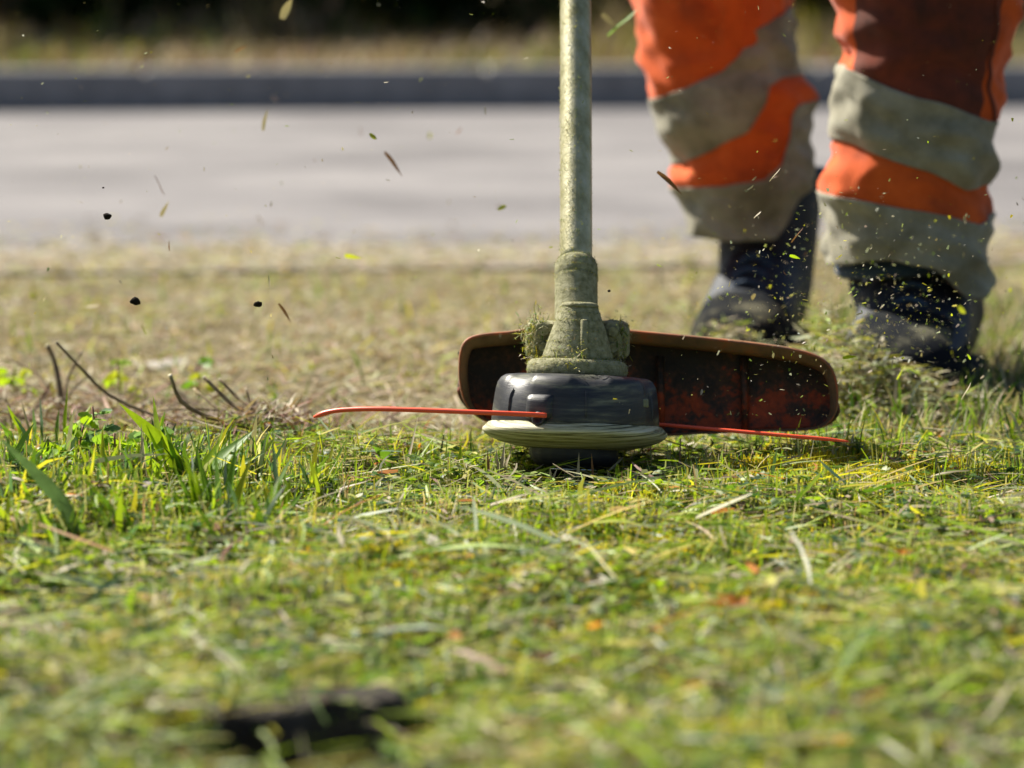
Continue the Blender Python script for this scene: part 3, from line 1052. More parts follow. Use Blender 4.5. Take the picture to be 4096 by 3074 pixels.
# parts of the tool further up, held by the worker
V, Fc = lathe([(0.012, 0.80), (0.019, 0.802), (0.0195, 0.81), (0.0195, 0.93), (0.019, 0.938), (0.012, 0.94)], 32)
obj('shaft_grip', [SM @ v for v in V], Fc, M['grip'], trim)
loop = [SM @ Vector((0.075 * math.cos(a), -0.062 - 0.075 * math.sin(a) + 0.06, 0.74)) for a in [math.pi * 2 * k / 28 for k in range(29)]]
V, Fc = tube(loop, 0.011, 12)
obj('loop_handle', V, Fc, M['grip'], trim)
bm = box_bm(0.20, 0.22, 0.26, 0.05, 4, SM @ Matrix.Translation((0, 0, 1.52)))
eng = bm_obj('engine', bm, M['engine'], trim)
bm = box_bm(0.14, 0.16, 0.03, 0.012, 3, SM @ Matrix.Translation((0, 0, 1.665)))
bm_obj('starter_cover', bm, M['grip'], eng)

# ears of the guard mount, either side of the gear housing
for (x0, x1, y0, y1, dd, tilt) in ((2136, 2212, 1286, 1420, 3.035, 8), (2418, 2484, 1283, 1428, 3.035, -5)):
    c = P((x0 + x1) / 2, (y0 + y1) / 2, dd)
    w, h_ = (x1 - x0) * S, (y1 - y0) * S
    bm = box_bm(w, 0.022, h_, 0.0035, 3)
    bmesh.ops.subdivide_edges(bm, edges=bm.edges, cuts=2, use_grid_fill=True)
    bmesh.ops.transform(bm, matrix=Matrix.Translation(c) @ Matrix.Rotation(R(tilt), 4, 'Y'), verts=bm.verts)
    for v in bm.verts:
        v.co += Vector((1, 0.3, 1)).normalized() * float(wnoise(np.float64(v.co.x), np.float64(v.co.y), np.float64(v.co.z), 500, 3)) * 0.0012
    ear = bm_obj('guard_bracket', bm, M['crust'], trim)
    for bz in (-0.006, 0.007):
        bm = bmesh.new()
        bmesh.ops.create_cone(bm, segments=6, radius1=0.0045, radius2=0.0042, depth=0.006, cap_ends=True, matrix=Matrix.Translation(c + Vector((0, -0.0125, bz))) @ Matrix.Rotation(R(90), 4, 'X'))
        bm_obj('bolt', bm, M['crust'], ear, smooth=False)
bm = box_bm(0.085, 0.03, 0.030, 0.006, 3, Matrix.Translation(P(2310, 1360, 3.052)))
bm_obj('guard_mount', bm, M['crust'], trim)

# guard: a tray open towards the camera, rim along the top and both ends
OUT = [(1985, 1697), (1940, 1685), (1900, 1662), (1862, 1625), (1842, 1575), (1833, 1510), (1833, 1440), (1840, 1390), (1856, 1358), (1885, 1342), (1950, 1330), (2030, 1325), (2080, 1318), (2120, 1304), (2165, 1293),
       (2300, 1288), (2440, 1297), (2490, 1316), (2620, 1328), (2800, 1345), (2930, 1359), (3050, 1373), (3150, 1387), (3230, 1404), (3290, 1428), (3328, 1462), (3347, 1510), (3355, 1560), (3355, 1615), (3345, 1660),
       (3318, 1698), (3275, 1718), (3200, 1724), (3000, 1728), (2650, 1745), (2300, 1745)]


def resample(loop, n):
    pts = np.array(loop + [loop[0]], float)
    d_ = np.r_[0, np.cumsum(np.hypot(*np.diff(pts, axis=0).T))]
    s = np.linspace(0, d_[-1], n, endpoint=False)
    return np.stack([np.interp(s, d_, pts[:, 0]), np.interp(s, d_, pts[:, 1])], -1)


OL = resample(OUT, 200)
for _ in range(2):
    OL = (np.roll(OL, 1, 0) + 2 * OL + np.roll(OL, -1, 0)) / 4


def guard_d(px):
    xx = (px - 2306) * S
    return 3.085 - 0.55 * max(xx, 0) ** 2 - 1.2 * min(xx, 0) ** 2


tan = np.roll(OL, -1, 0) - np.roll(OL, 1, 0)
tan /= np.linalg.norm(tan, axis=1)[:, None]
nin = np.stack([-tan[:, 1], tan[:, 0]], -1)              # inward (loop runs clockwise on screen)
cen = np.array([2500, 1550])
if np.mean(np.sum((cen - OL) * nin, 1)) < 0:
    nin = -nin
wid = np.where(nin[:, 1] > 0.5, 56, np.where(nin[:, 1] < -0.6, 9, 36)).astype(float)
for _ in range(14):
    wid = (np.roll(wid, 1) + wid + np.roll(wid, -1)) / 3
IL = OL + nin * wid[:, None]
# rings from outside back, over the lip, to the inside back
rings = [(0.0, 0.046, 0), (0.0, 0.010, 0), (0.04, 0.003, 1), (0.12, 0.0, 1), (0.25, 0.001, 0), (0.75, 0.006, 0), (0.92, 0.009, 0), (1.0, 0.013, 1), (1.03, 0.045, 2)]
V, Fc, slot = [], [], []
nL = len(OL)
for (f, dy, mslot) in rings:
    for i in range(nL):
        p2 = OL[i] * (1 - f) + IL[i] * f
        V.append(P(p2[0], p2[1], guard_d(p2[0]) + dy))
for r_ in range(len(rings) - 1):
    for i in range(nL):
        j = (i + 1) % nL
        Fc.append((r_ * nL + i, r_ * nL + j, (r_ + 1) * nL + j, (r_ + 1) * nL + i))
        slot.append(1 if rings[r_][2] == 1 else (2 if r_ >= len(rings) - 2 else 0))
me = mesh_from('guard', V, Fc)
for mm in ('guard_rim', 'guard_lip', 'guard'):
    me.materials.append(M[mm])
me.polygons.foreach_set('material_index', slot)
guard = link('guard', me, None, trim)
# back wall
nc_, nr_ = 90, 16
xs = 1840 + (3350 - 1840) * 0.5 * (1 - np.cos(np.linspace(0.06, math.pi - 0.06, nc_)))
sel_t = nin[:, 1] > 0.02
sel_b = nin[:, 1] < -0.02
ot = OL[sel_t][np.argsort(OL[sel_t][:, 0])]
ob = OL[sel_b][np.argsort(OL[sel_b][:, 0])]
V, Fc = [], []
for j in range(nr_ + 1):
    for i, xx in enumerate(xs):
        yt = np.interp(xx, ot[:, 0], ot[:, 1]) + 12
        yb = np.interp(xx, ob[:, 0], ob[:, 1]) - 1
        v = j / nr_
        V.append(P(xx, yt + (yb - yt) * v, guard_d(xx) + 0.046 - 0.010 * v ** 2 + 0.0012 * float(wnoise(np.float64(xx), np.float64(j * 40), 0.0, 0.01, 3))))
for j in range(nr_):
    for i in range(nc_ - 1):
        a = j * nc_ + i
        Fc.append((a, a + 1, a + nc_ + 1, a + nc_))
gw = obj('deflector_wall', V, Fc, M['guard'], guard)
so = gw.modifiers.new('thick', 'SOLIDIFY')
so.thickness = 0.003
so.offset = 1
for xx in (2975, 2640):
    pt_ = P(xx, 1425, guard_d(xx) + 0.040)
    pb = P(xx + 6, 1722, guard_d(xx) + 0.031)
    V, Fc = tube([pt_, (pt_ + pb) / 2, pb], [0.0035, 0.0035, 0.003], 8)
    obj('stiffening_rib', V, Fc, M['guard'], guard)

# cutting line, left and right ends
lp = [P(2185, 1663, 2.934), P(2100, 1658, 2.930), P(1900, 1650, 2.932), P(1700, 1642, 2.942), P(1520, 1637, 2.955), P(1400, 1639, 2.967), P(1320, 1648, 2.975), P(1256, 1669, 2.982)]
V, Fc = tube(spline(lp, 40), [0.0020] * 32 + [0.002, 0.002, 0.0021, 0.0022, 0.0022, 0.002, 0.0016, 0.001], 10)
obj('cutting_line', V, Fc, M['line'], trim)
rp = [P(2560, 1690, 3.055), P(2640, 1699, 3.050), P(2900, 1722, 3.035), P(3150, 1744, 3.02), P(3300, 1757, 3.015), P(3395, 1767, 3.012)]
V, Fc = tube(spline(rp, 30), [0.0016] * 24 + [0.0015, 0.0014, 0.0012, 0.001, 0.0009, 0.0007], 10)
obj('cutting_line', V, Fc, M['line'], trim)

# fuzz of dried grass stuck to the tool
fz = []


def fuzz(centres, normals, lmax, wid_, mix):
    n = len(centres)
    az = np.arctan2(normals[:, 1], normals[:, 0]) + RNG.normal(0, 0.5, n)
    lean = np.arccos(np.clip(normals[:, 2], -1, 1)) + RNG.normal(0, 0.35, n)
    fz.append(ribbons(centres, az, RNG.random(n) ** 2 * lmax + 0.0004, np.full(n, wid_) * RNG.uniform(0.5, 1.3, n), lean, lean + RNG.normal(0, 0.6, n), pick_colors(n, mix), 0.3, nseg=2))


MIXF = {'pale': 3, 'yellow': 2.2, 'straw': 2, 'green': 2, 'tan': 1}
n = 5200
th = RNG.uniform(0, 6.28, n)
ss = RNG.random(n) ** 1.3 * 0.32 + 0.03
side_w = np.clip(0.5 + 0.5 * np.cos(th - 0.3), 0.12, 1)
k_ = RNG.random(n) < side_w
th, ss = th[k_], ss[k_]
cn = np.array([SM @ Vector((0.0131 * math.cos(a), 0.0131 * math.sin(a), s)) for a, s in zip(th, ss)])
q3 = SM.to_3x3()
nm = np.array([q3 @ Vector((math.cos(a), math.sin(a), 0)) for a in th])
fuzz(cn, nm, 0.0022, 0.0005, MIXF)
for (o, cnt, lm) in ((gear, 2600, 0.0012), (flange, 2600, 0.0014), (sock, 2200, 0.0012)):
    me = o.data
    npoly = len(me.polygons)
    pi = RNG.integers(0, npoly, cnt)
    cn = np.array([me.polygons[int(i)].center[:] for i in pi]) + RNG.normal(0, 0.0005, (cnt, 3))
    nm = np.array([me.polygons[int(i)].normal[:] for i in pi])
    fuzz(cn, nm, lm, 0.0006, MIXF)
# wads packed round the brackets
for (px, py, dd, n, sp) in ((2135, 1330, 3.03, 700, 0.007), (2150, 1400, 3.03, 500, 0.006), (2480, 1330, 3.03, 350, 0.005), (2470, 1420, 3.03, 260, 0.005), (2300, 1425, 2.975, 120, 0.008)):
    c = P(px, py, dd)
    cn = np.array(c[:]) + RNG.normal(0, sp, (n, 3)) * np.array([0.8, 0.8, 1.2])
    nm = RNG.normal(0, 1, (n, 3))
    nm /= np.linalg.norm(nm, axis=1)[:, None]
    fuzz(cn, nm, 0.009, 0.0009, MIXF)
stuff('caked_grass', fz, M['litter'], None, None, trim)


# ------------------------------------------------------------------ the worker
def smooth_interp(xs, ys, x):
    """monotone-ish smooth interpolation"""
    xs, ys = np.array(xs, float), np.array(ys, float)
    xf = np.linspace(xs[0], xs[-1], 400)
    yf = np.interp(xf, xs, ys)
    k = np.ones(15) / 15
    yp = np.pad(yf, 7, mode='edge')
    yf = np.convolve(yp, k, 'valid')
    return np.interp(x, xf, yf)


class Leg:
    def __init__(self, rows, d0, lean, seed, bands):
        self.y = [r[0] for r in rows]
        self.l = [r[1] for r in rows]
        self.r = [r[2] for r in rows]
        self.d0, self.lean, self.seed, self.bands = d0, lean, seed, bands
        self.tf = np.linspace(self.y[0], self.y[-1], 1200)
        self.lf = smooth_interp(self.y, self.l, self.tf)
        self.rf = smooth_interp(self.y, self.r, self.tf)

    def lr(self, t):
        return float(np.interp(t, self.tf, self.lf)), float(np.interp(t, self.tf, self.rf))

    def at(self, th, t, off=0.0):
        """th: 0 left, pi/2 towards camera, pi right; t: image row"""
        l, r = self.lr(t)
        d = self.d0 + self.lean * (1200 - t) / 1000.0
        c, hw = (l + r) / 2, (r - l) / 2 * d / F_PX
        c3 = P(c, t, d)
        cs, sn = math.cos(th), math.sin(th)
        e = 0.82
        xx = -math.copysign(abs(cs) ** e, cs) * hw
        yy = -math.copysign(abs(sn) ** e, sn) * hw * 0.88
        f64 = np.float64
        w = 0.0045 * float(wnoise(f64(th * 1.5), f64(t * 0.012), 0.0, 1.0, self.seed)) + 0.0014 * float(wnoise(f64(th * 2.3 + t * 0.009), f64(t * 0.013 - th), 0.0, 1.0, self.seed + 5))
        w += 0.0050 * (0.55 - 1.5 * abs(float(wnoise(f64(th * 0.9 + t * 0.004), f64(t * 0.0075 - th * 0.5), 0.0, 1.0, self.seed + 2))))
        for (crv, amp, wd) in self.bands:
            px_ = c - cs * (r - l) / 2
            dy = (t - np.interp(px_, crv[0], crv[1])) / wd
            w += amp * math.exp(-dy * dy)
        rr = 1 + (w + off) / hw
        return c3 + Vector((xx * rr, yy * rr, 0))

    def px_of(self, th, t):
        l, r = self.lr(t)
        return (l + r) / 2 - math.cos(th) * (r - l) / 2


def leg_surface(leg, top, bot, nu, nv, off):
    V, Fc = [], []
    for j in range(nv + 1):
        for i in range(nu):
            th = 2 * math.pi * i / nu
            t0 = 600.0
            for _ in range(3):
                px_ = leg.px_of(th, t0)
                a, b = top(px_), bot(px_)
                t0 = a + (b - a) * j / nv
            V.append(leg.at(th, t0, off))
    for j in range(nv):
        for i in range(nu):
            i2 = (i + 1) % nu
            Fc.append((j * nu + i, (j + 1) * nu + i, (j + 1) * nu + i2, j * nu + i2))
    return V, Fc


def curve(pts):
    xs, ys = zip(*pts)
    return (xs, ys)


def cf(c):
    return lambda x: float(np.interp(x, c[0], c[1]))


# left leg of the picture
LC1 = curve([(2540, 420), (2600, 402), (2750, 350), (2880, 285), (2935, 190), (2965, 120), (3050, 80), (3170, 30), (3260, 10)])
LC2 = curve([(2600, 690), (2700, 645), (2850, 590), (2960, 525), (3020, 420), (3050, 335), (3120, 300), (3260, 285)])
LC3 = curve([(2640, 765), (2730, 748), (2900, 735), (3020, 705), (3085, 640), (3120, 520), (3150, 420), (3260, 400)])
LHEM = curve([(2720, 925), (2900, 950), (3060, 945), (3110, 900), (3170, 800), (3240, 700), (3280, 660)])
legL = Leg([(-500, 2510, 3240), (0, 2545, 3172), (200, 2562, 3170), (290, 2580, 3180), (330, 2585, 3225), (380, 2600, 3245), (430, 2615, 3232), (520, 2648, 3238), (640, 2685, 3242), (690, 2682, 3240),
            (740, 2700, 3238), (790, 2730, 3236), (930, 2765, 3225), (1000, 2770, 3220)], 3.93, 0.0, 3,
           [(LC2, -0.004, 40), (LC3, 0.004, 45)])
# right leg of the picture
RC1 = curve([(3300, 235), (3385, 262), (3430, 290), (3700, 400), (3900, 478), (4030, 500)])
RC2 = curve([(3300, 545), (3420, 580), (3600, 640), (3850, 752), (3920, 740), (4030, 705)])
RC3 = curve([(3260, 760), (3350, 772), (3500, 795), (3700, 842), (3870, 886), (3950, 850), (4030, 840)])
RHEM = curve([(3270, 1052), (3330, 1050), (3390, 1040), (3480, 1022), (3560, 1018), (3680, 1052), (3750, 1110), (3820, 1165), (3890, 1178), (3960, 1120), (4030, 1090)])
legR = Leg([(-500, 3320, 4140), (0, 3345, 4082), (150, 3362, 4050), (250, 3378, 4022), (400, 3340, 4012), (480, 3328, 3975), (560, 3325, 3972), (640, 3335, 3982), (690, 3305, 3978), (730, 3285, 3950),
            (770, 3300, 3930), (840, 3312, 3942), (1000, 3310, 3952), (1100, 3318, 3962), (1200, 3330, 3962)], 3.60, 0.0, 9,
           [(RC2, -0.004, 35), (RC3, 0.0045, 45)])

HIP = Vector((0.31, 0.80, 0.98))
person = empty('person', (0.33, 0.80, 0.0))
tag(person, 'worker in orange trousers with grey reflective bands and dark boots behind the trimmer', 'person')
parts_V, parts_F, slots = [], [], []
for leg, hem, hipx, dark_front in ((legL, LHEM, 0.22, False), (legR, RHEM, 0.40, True)):
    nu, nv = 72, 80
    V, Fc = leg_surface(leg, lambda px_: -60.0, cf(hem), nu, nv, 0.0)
    base = len(parts_V)
    # thigh up to the hip, behind and above the frame
    top_ring = V[:nu]
    c0 = sum(top_ring, Vector()) / nu
    extra = []
    for k in range(1, 9):
        s = k / 8
        cc = c0 * (1 - s) + Vector((hipx, HIP.y, HIP.z)) * s
        for v in top_ring:
            extra.append(cc + (v - c0) * (1 + 0.25 * s))
    parts_V += V + extra
    parts_F += [tuple(i + base for i in f) for f in Fc]
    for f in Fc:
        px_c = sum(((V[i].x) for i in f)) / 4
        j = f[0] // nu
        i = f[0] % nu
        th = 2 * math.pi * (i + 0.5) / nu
        slots.append(1 if (dark_front and 0.55 < th < 2.28 and j < 42) else 0)
    off0 = base + len(V)
    prev = [base + i for i in range(nu)]
    for k in range(8):
        cur = [off0 + k * nu + i for i in range(nu)]
        for i in range(nu):
            parts_F.append((prev[i], prev[(i + 1) % nu], cur[(i + 1) % nu], cur[i]))
            slots.append(0)
        prev = cur
# hip section joining both legs
off0 = len(parts_V)
hp = []
for k in range(6):
    zz = 0.88 + k * 0.045
    for i in range(40):
        a = 2 * math.pi * i / 40
        hp.append(Vector((HIP.x + 0.19 * math.cos(a), HIP.y + 0.13 * math.sin(a), zz)))
for k in range(5):
    for i in range(40):
        parts_F.append((off0 + k * 40 + i, off0 + k * 40 + (i + 1) % 40, off0 + (k + 1) * 40 + (i + 1) % 40, off0 + (k + 1) * 40 + i))
        slots.append(0)
parts_V += hp
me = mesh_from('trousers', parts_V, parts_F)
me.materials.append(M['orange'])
me.materials.append(M['orange_dark'])
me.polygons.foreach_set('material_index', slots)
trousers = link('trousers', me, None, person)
so = trousers.modifiers.new('thick', 'SOLIDIFY')
so.thickness = 0.0025
so.offset = -1
for leg, a, b in ((legL, LC1, LC2), (legL, LC3, LHEM), (legR, RC1, RC2), (legR, RC3, RHEM)):
    V, Fc = leg_surface(leg, cf(a), (lambda f: (lambda px_: f(px_) + 3))(cf(b)), 96, 26, 0.0022)
    bo = obj('reflective_band', V, Fc, M['reflect'], trousers)
    so = bo.modifiers.new('thick', 'SOLIDIFY')
    so.thickness = 0.0016
    so.offset = -1


for px_s in (3922,):
    pts_ = []
    for k in range(40):
        t_ = -40 + 520 * k / 39
        l_, r_ = legR.lr(t_)
        th_ = math.acos(max(-1, min(1, ((l_ + r_) / 2 - px_s) / ((r_ - l_) / 2))))
        pts_.append(legR.at(th_, t_, 0.0006))
    V, Fc = tube(pts_, 0.0022, 6)
    obj('seam', V, Fc, M['orange_dark'], trousers)


def boot(toe, heel, collar, ctop, name_mat, twist, k_w=1.0):
    """work boot from toe / heel ground points and collar centre, height"""
    ax = (toe - heel)
    Lb = ax.length
    ax.normalize()
    sd = Vector((-ax.y, ax.x, 0))
    st = [(0.0, 0.020, 0.06), (0.04, 0.034, 0.085), (0.15, 0.043, 0.10), (0.32, 0.045, 0.112), (0.48, 0.046, 0.105), (0.62, 0.048, 0.084), (0.76, 0.049, 0.068), (0.88, 0.046, 0.060), (0.95, 0.038, 0.052), (1.0, 0.022, 0.040)]
    st = [(a, b * k_w, c * (0.5 + 0.5 * k_w)) for a, b, c in st]
    V, Fc = [], []
    ns = 24
    for (s, w, h_) in st:
        c = heel + ax * (Lb * s)
        for k in range(ns):
            a = 2 * math.pi * k / ns
            cx_, cz_ = math.cos(a), math.sin(a)
            zz = 0.018 + (h_ - 0.018) * (0.5 + 0.5 * math.copysign(abs(cz_) ** 0.75, cz_))
            V.append(c + sd * (w * math.copysign(abs(cx_) ** 0.7, cx_)) * (1.0 if zz < h_ * 0.6 else 1.0) + Vector((0, 0, zz)))
    for j in range(len(st) - 1):
        for k in range(ns):
            k2 = (k + 1) % ns
            Fc.append((j * ns + k, j * ns + k2, (j + 1) * ns + k2, (j + 1) * ns + k))
    Fc.append(tuple(range(ns)))
    Fc.append(tuple((len(st) - 1) * ns + k for k in range(ns))[::-1])
    # shaft of the boot, a closed tube run into the foot
    ank = heel + ax * (Lb * 0.24) + Vector((0, 0, 0.055))
    top = Vector((collar.x, collar.y, ctop))
    tv, tf = tube([ank, ank * 0.6 + top * 0.4, ank * 0.25 + top * 0.75, top], [0.050 * k_w, 0.052 * k_w, 0.054 * k_w, 0.055 * k_w], 24)
    Fc += [tuple(i + len(V) for i in f) for f in tf]
    V += tv
    o = obj('boot', V, Fc, M['boot'], person)
    me = o.data
    me.materials.append(M['boot_toe'])
    rm = o.modifiers.new('skin', 'REMESH')
    rm.mode = 'VOXEL'
    rm.voxel_size = 0.006
    rm.use_smooth_shade = True
    sm = o.modifiers.new('smooth', 'SMOOTH')
    sm.factor = 0.6
    sm.iterations = 8
    # toe cap as its own dusty shell
    V, Fc = [], []
    for j in range(9):
        u = j / 8
        s = 0.70 + 0.31 * u
        w = float(np.interp(s, [a[0] for a in st] + [1.02], [a[1] for a in st] + [0.016])) + 0.003
        h_ = float(np.interp(s, [a[0] for a in st] + [1.02], [a[2] for a in st] + [0.038])) + 0.003
        c = heel + ax * (Lb * min(s, 1.01))
        for k in range(17):
            a = math.pi * k / 16
            V.append(c + sd * (w * math.copysign(abs(math.cos(a)) ** 0.7, math.cos(a))) + Vector((0, 0, 0.018 + (h_ - 0.018) * (0.12 + 0.88 * abs(math.sin(a)) ** 0.75))))
    for j in range(8):
        for k in range(16):
            Fc.append((j * 17 + k, j * 17 + k + 1, (j + 1) * 17 + k + 1, (j + 1) * 17 + k))
    cap = obj('toe_cap', V, Fc, M['boot_toe'], o)
    so = cap.modifiers.new('thick', 'SOLIDIFY')
    so.thickness = 0.004
    # sole with a heel step
    bm = bmesh.new()
    loop = []
    for sgn in (1, -1):
        for (s, w, h_) in (st if sgn == 1 else st[::-1]):
            loop.append(heel + ax * (Lb * (s * 1.01 - 0.005)) + sd * (sgn * (w + 0.004)))
    lo = [bm.verts.new((p.x, p.y, 0.0)) for p in loop]
    hi = [bm.verts.new((p.x, p.y, 0.024)) for p in loop]
    bm.faces.new(lo)
    bm.faces.new(hi)
    for i in range(len(loop)):
        j = (i + 1) % len(loop)
        bm.faces.new((lo[i], lo[j], hi[j], hi[i]))
    bm_obj('sole', bm, M['sole'], o, smooth=False)
    # padded collar
    ring = [top + Vector((math.cos(a) * 0.055 * k_w, math.sin(a) * 0.058 * k_w, 0.006 * math.cos(a * 1 + twist))) for a in [2 * math.pi * k / 30 for k in range(31)]]
    V, Fc = tube(ring, 0.009, 10)
    obj('collar', V, Fc, M['boot_collar'], o)
    # laces over the instep
    for k in range(4):
        s = 0.40 + 0.075 * k
        c = heel + ax * (Lb * s)
        h_ = float(np.interp(s, [a[0] for a in st], [a[2] for a in st])) + 0.002
        V, Fc = tube(spline([c + sd * 0.03 + Vector((0, 0, h_ - 0.016)), c + Vector((0, 0, h_ + 0.001)) + ax * 0.006, c - sd * 0.03 + Vector((0, 0, h_ - 0.016))], 9), 0.0026, 8)
        obj('lace', V, Fc, M['boot_collar'], o)
    return o


def flat(p):
    return Vector((p.x, p.y, 0.0))


bR = boot(flat(P(3570, 1500, 3.44)), flat(P(3740, 1500, 3.74)), P(3645, 1000, 3.645), 0.120, None, 0.4, 1.20)
bL = boot(flat(P(2925, 1450, 3.76)), flat(P(3090, 1450, 4.01)), P(3090, 800, 3.985), 0.185, None, 1.0)

# body above the frame: one continuous figure (torso, arms on the tool, head)
bm_pts = {
    'pelvis': (HIP.x, HIP.y, 0.96, 0.15), 'waist': (HIP.x - 0.01, HIP.y - 0.02, 1.12, 0.135), 'chest': (HIP.x - 0.03, HIP.y - 0.07, 1.32, 0.155), 'neck0': (HIP.x - 0.04, HIP.y - 0.10, 1.46, 0.085),
    'neck': (HIP.x - 0.045, HIP.y - 0.12, 1.53, 0.055), 'head': (HIP.x - 0.055, HIP.y - 0.15, 1.63, 0.088), 'crown': (HIP.x - 0.055, HIP.y - 0.145, 1.71, 0.075),
    'shR': (HIP.x - 0.21, HIP.y - 0.08, 1.40, 0.062), 'elR': (0.03, 0.80, 1.13, 0.045), 'wrR': tuple(SM @ Vector((-0.03, 0.02, 1.10))) + (0.031,), 'haR': tuple(SM @ Vector((0.0, -0.024, 1.06))) + (0.028,),
    'shL': (HIP.x + 0.15, HIP.y - 0.10, 1.40, 0.062), 'elL': (0.44, 0.58, 1.12, 0.045), 'wrL': (0.20, 0.47, 0.90, 0.031), 'haL': tuple(SM @ Vector((0.072, -0.03, 0.745))) + (0.028,),
    'kneeL': (0.225, 0.86, 0.52, 0.06), 'ankL': (0.235, 0.96, 0.12, 0.042), 'kneeR': (0.40, 0.70, 0.52, 0.06), 'ankR': (0.395, 0.66, 0.12, 0.042),
}
edges = [('pelvis', 'waist'), ('waist', 'chest'), ('chest', 'neck0'), ('neck0', 'neck'), ('neck', 'head'), ('head', 'crown'), ('chest', 'shR'), ('shR', 'elR'), ('elR', 'wrR'), ('wrR', 'haR'),
         ('chest', 'shL'), ('shL', 'elL'), ('elL', 'wrL'), ('wrL', 'haL'), ('pelvis', 'kneeL'), ('kneeL', 'ankL'), ('pelvis', 'kneeR'), ('kneeR', 'ankR')]
for hand, wr in (('haR', 'wrR'), ('haL', 'wrL')):
    h0 = Vector(bm_pts[hand][:3])
    dr = (h0 - Vector(bm_pts[wr][:3])).normalized()
    sdv = dr.cross(SD).normalized()
    for k in range(5):
        o1 = h0 + SD * (0.03 - 0.02 * k) + dr * 0.035
        o2 = o1 - sdv * 0.028 + dr * 0.004
        if k == 4:
            o1 = h0 + SD * 0.012 - sdv * 0.036
            o2 = o1 + dr * 0.03
        bm_pts['%s%da' % (hand, k)] = tuple(o1) + (0.010,)
        bm_pts['%s%db' % (hand, k)] = tuple(o2) + (0.008,)
        edges += [(hand, '%s%da' % (hand, k)), ('%s%da' % (hand, k), '%s%db' % (hand, k))]
keys = list(bm_pts)
me = bpy.data.meshes.new('body')
me.from_pydata([bm_pts[k][:3] for k in keys], [(keys.index(a), keys.index(b)) for a, b in edges], [])
body = link('body', me, M['orange'], person, smooth=False)
body.modifiers.new('skin', 'SKIN')
for i, k in enumerate(keys):
    sv = me.skin_vertices[0].data[i]
    sv.radius = (bm_pts[k][3], bm_pts[k][3])
    sv.use_root = (k == 'pelvis')
sb = body.modifiers.new('sub', 'SUBSURF')
sb.levels = 2
sb.render_levels = 2
hv, hf = lathe([(0.02, 0.10), (0.075, 0.085), (0.098, 0.05), (0.104, 0.0), (0.10, -0.02), (0.085, -0.015)], 32)
hc = Vector((HIP.x - 0.055, HIP.y - 0.142, 1.68))
obj('helmet', [hc + v for v in hv], hf, M['engine'], body)


# ------------------------------------------------------------------ plants of their own in the lawn
def blade_mesh(pts, w, fold=0.35, n=10):
    """a folded grass blade along pts, width w, sharp tip"""
    c = spline(pts, n)
    V, Fc = [], []
    for i, p in enumerate(c):
        s = i / (n - 1)
        t = (c[min(i + 1, n - 1)] - c[max(i - 1, 0)]).normalized()
        vd = (p - CAM).normalized()
        a = t.cross(Vector((0.8, 0.62, -0.25))).normalized()
        nn_ = a.cross(t).normalized()
        hw = 0.85 * w * (0.55 + 0.45 * min(1, s / 0.3)) * (1 - max(0, (s - 0.45) / 0.55) ** 1.6) + 0.0002
        V += [p - a * hw, p + nn_ * hw * fold, p + a * hw]
    for i in range(n - 1):
        for k in range(2):
            b = i * 3 + k
            Fc.append((b, b + 1, b + 4, b + 3))
    return V, Fc


M['blade_fresh'] = leaf_mat('fresh_blade', (0.28, 0.40, 0.02), 0.55)
M['blade_green'] = leaf_mat('green_blade', (0.125, 0.24, 0.025), 0.5)
M['blade_blue'] = leaf_mat('bluish_blade', (0.085, 0.15, 0.075), 0.35, 0.35)
M['blade_yellow'] = leaf_mat('yellowing_blade', (0.30, 0.33, 0.03), 0.5)
M['blade_straw'] = leaf_mat('straw_blade', (0.40, 0.345, 0.24), 0.12)
M['weed'] = leaf_mat('weed_leaf', (0.20, 0.33, 0.035), 0.52)
M['weed_blue'] = leaf_mat('weed_leaf_bluish', (0.16, 0.27, 0.12), 0.42)
M['red_stem'] = noise_mat('reddish_stem', [(0.3, (0.16, 0.07, 0.045)), (0.7, (0.30, 0.15, 0.08))], 120, 0.6)
M['leaf_orange'] = leaf_mat('autumn_leaf', (0.55, 0.20, 0.03), 0.35)
M['leaf_brown'] = leaf_mat('dead_leaf', (0.20, 0.10, 0.05), 0.2)


def tuft(label, base_px, d, blades):
    """blades: (base px, base py, tip px, tip py, width px, material, depth lean, bow)"""
    b0 = P(base_px[0], base_px[1], d)
    root = empty('grass_tuft', (b0.x, b0.y, float(gh(np.float64(b0.x), np.float64(b0.y)))))
    tag(root, label, 'grass tuft', 'broad-bladed grass tufts standing in the lawn')
    for (bx, by, tx, ty, w, m, dl, bow) in blades:
        p0, p2 = P(bx, by, d), P(tx, ty, d + dl)
        g_ = float(gh(np.float64(p0.x), np.float64(p0.y)))
        foot = Vector((p0.x, p0.y, min(p0.z, g_) - 0.003))
        mid = (p0 + p2) / 2 + Vector((bow, 0, abs(p2.x - p0.x) * 0.18 + 0.002))
        V, Fc = blade_mesh([foot, p0 * 0.75 + p2 * 0.25 + Vector((bow * 0.6, 0, 0.002)), mid * 0.4 + (p0 * 0.45 + p2 * 0.55) * 0.6, p2], w / F_PX * d)
        obj('leaf', V, Fc, M[m], root)
    return root


def blade_set(seed, n, x0, x1, y0, y1, mats):
    rnd = random.Random(seed)
    out = []
    for _ in range(n):
        bx = rnd.uniform(x0, x1)
        u = (bx - (x0 + x1) / 2) / ((x1 - x0) / 2)
        out.append((bx, rnd.uniform(y0, y1), bx + u * rnd.uniform(20, 190) + rnd.uniform(-60, 60), rnd.uniform(y0, y1) - rnd.uniform(130, 330), rnd.uniform(20, 44), rnd.choice(mats), rnd.uniform(-0.04, 0.03), rnd.uniform(-0.003, 0.003)))
    return out


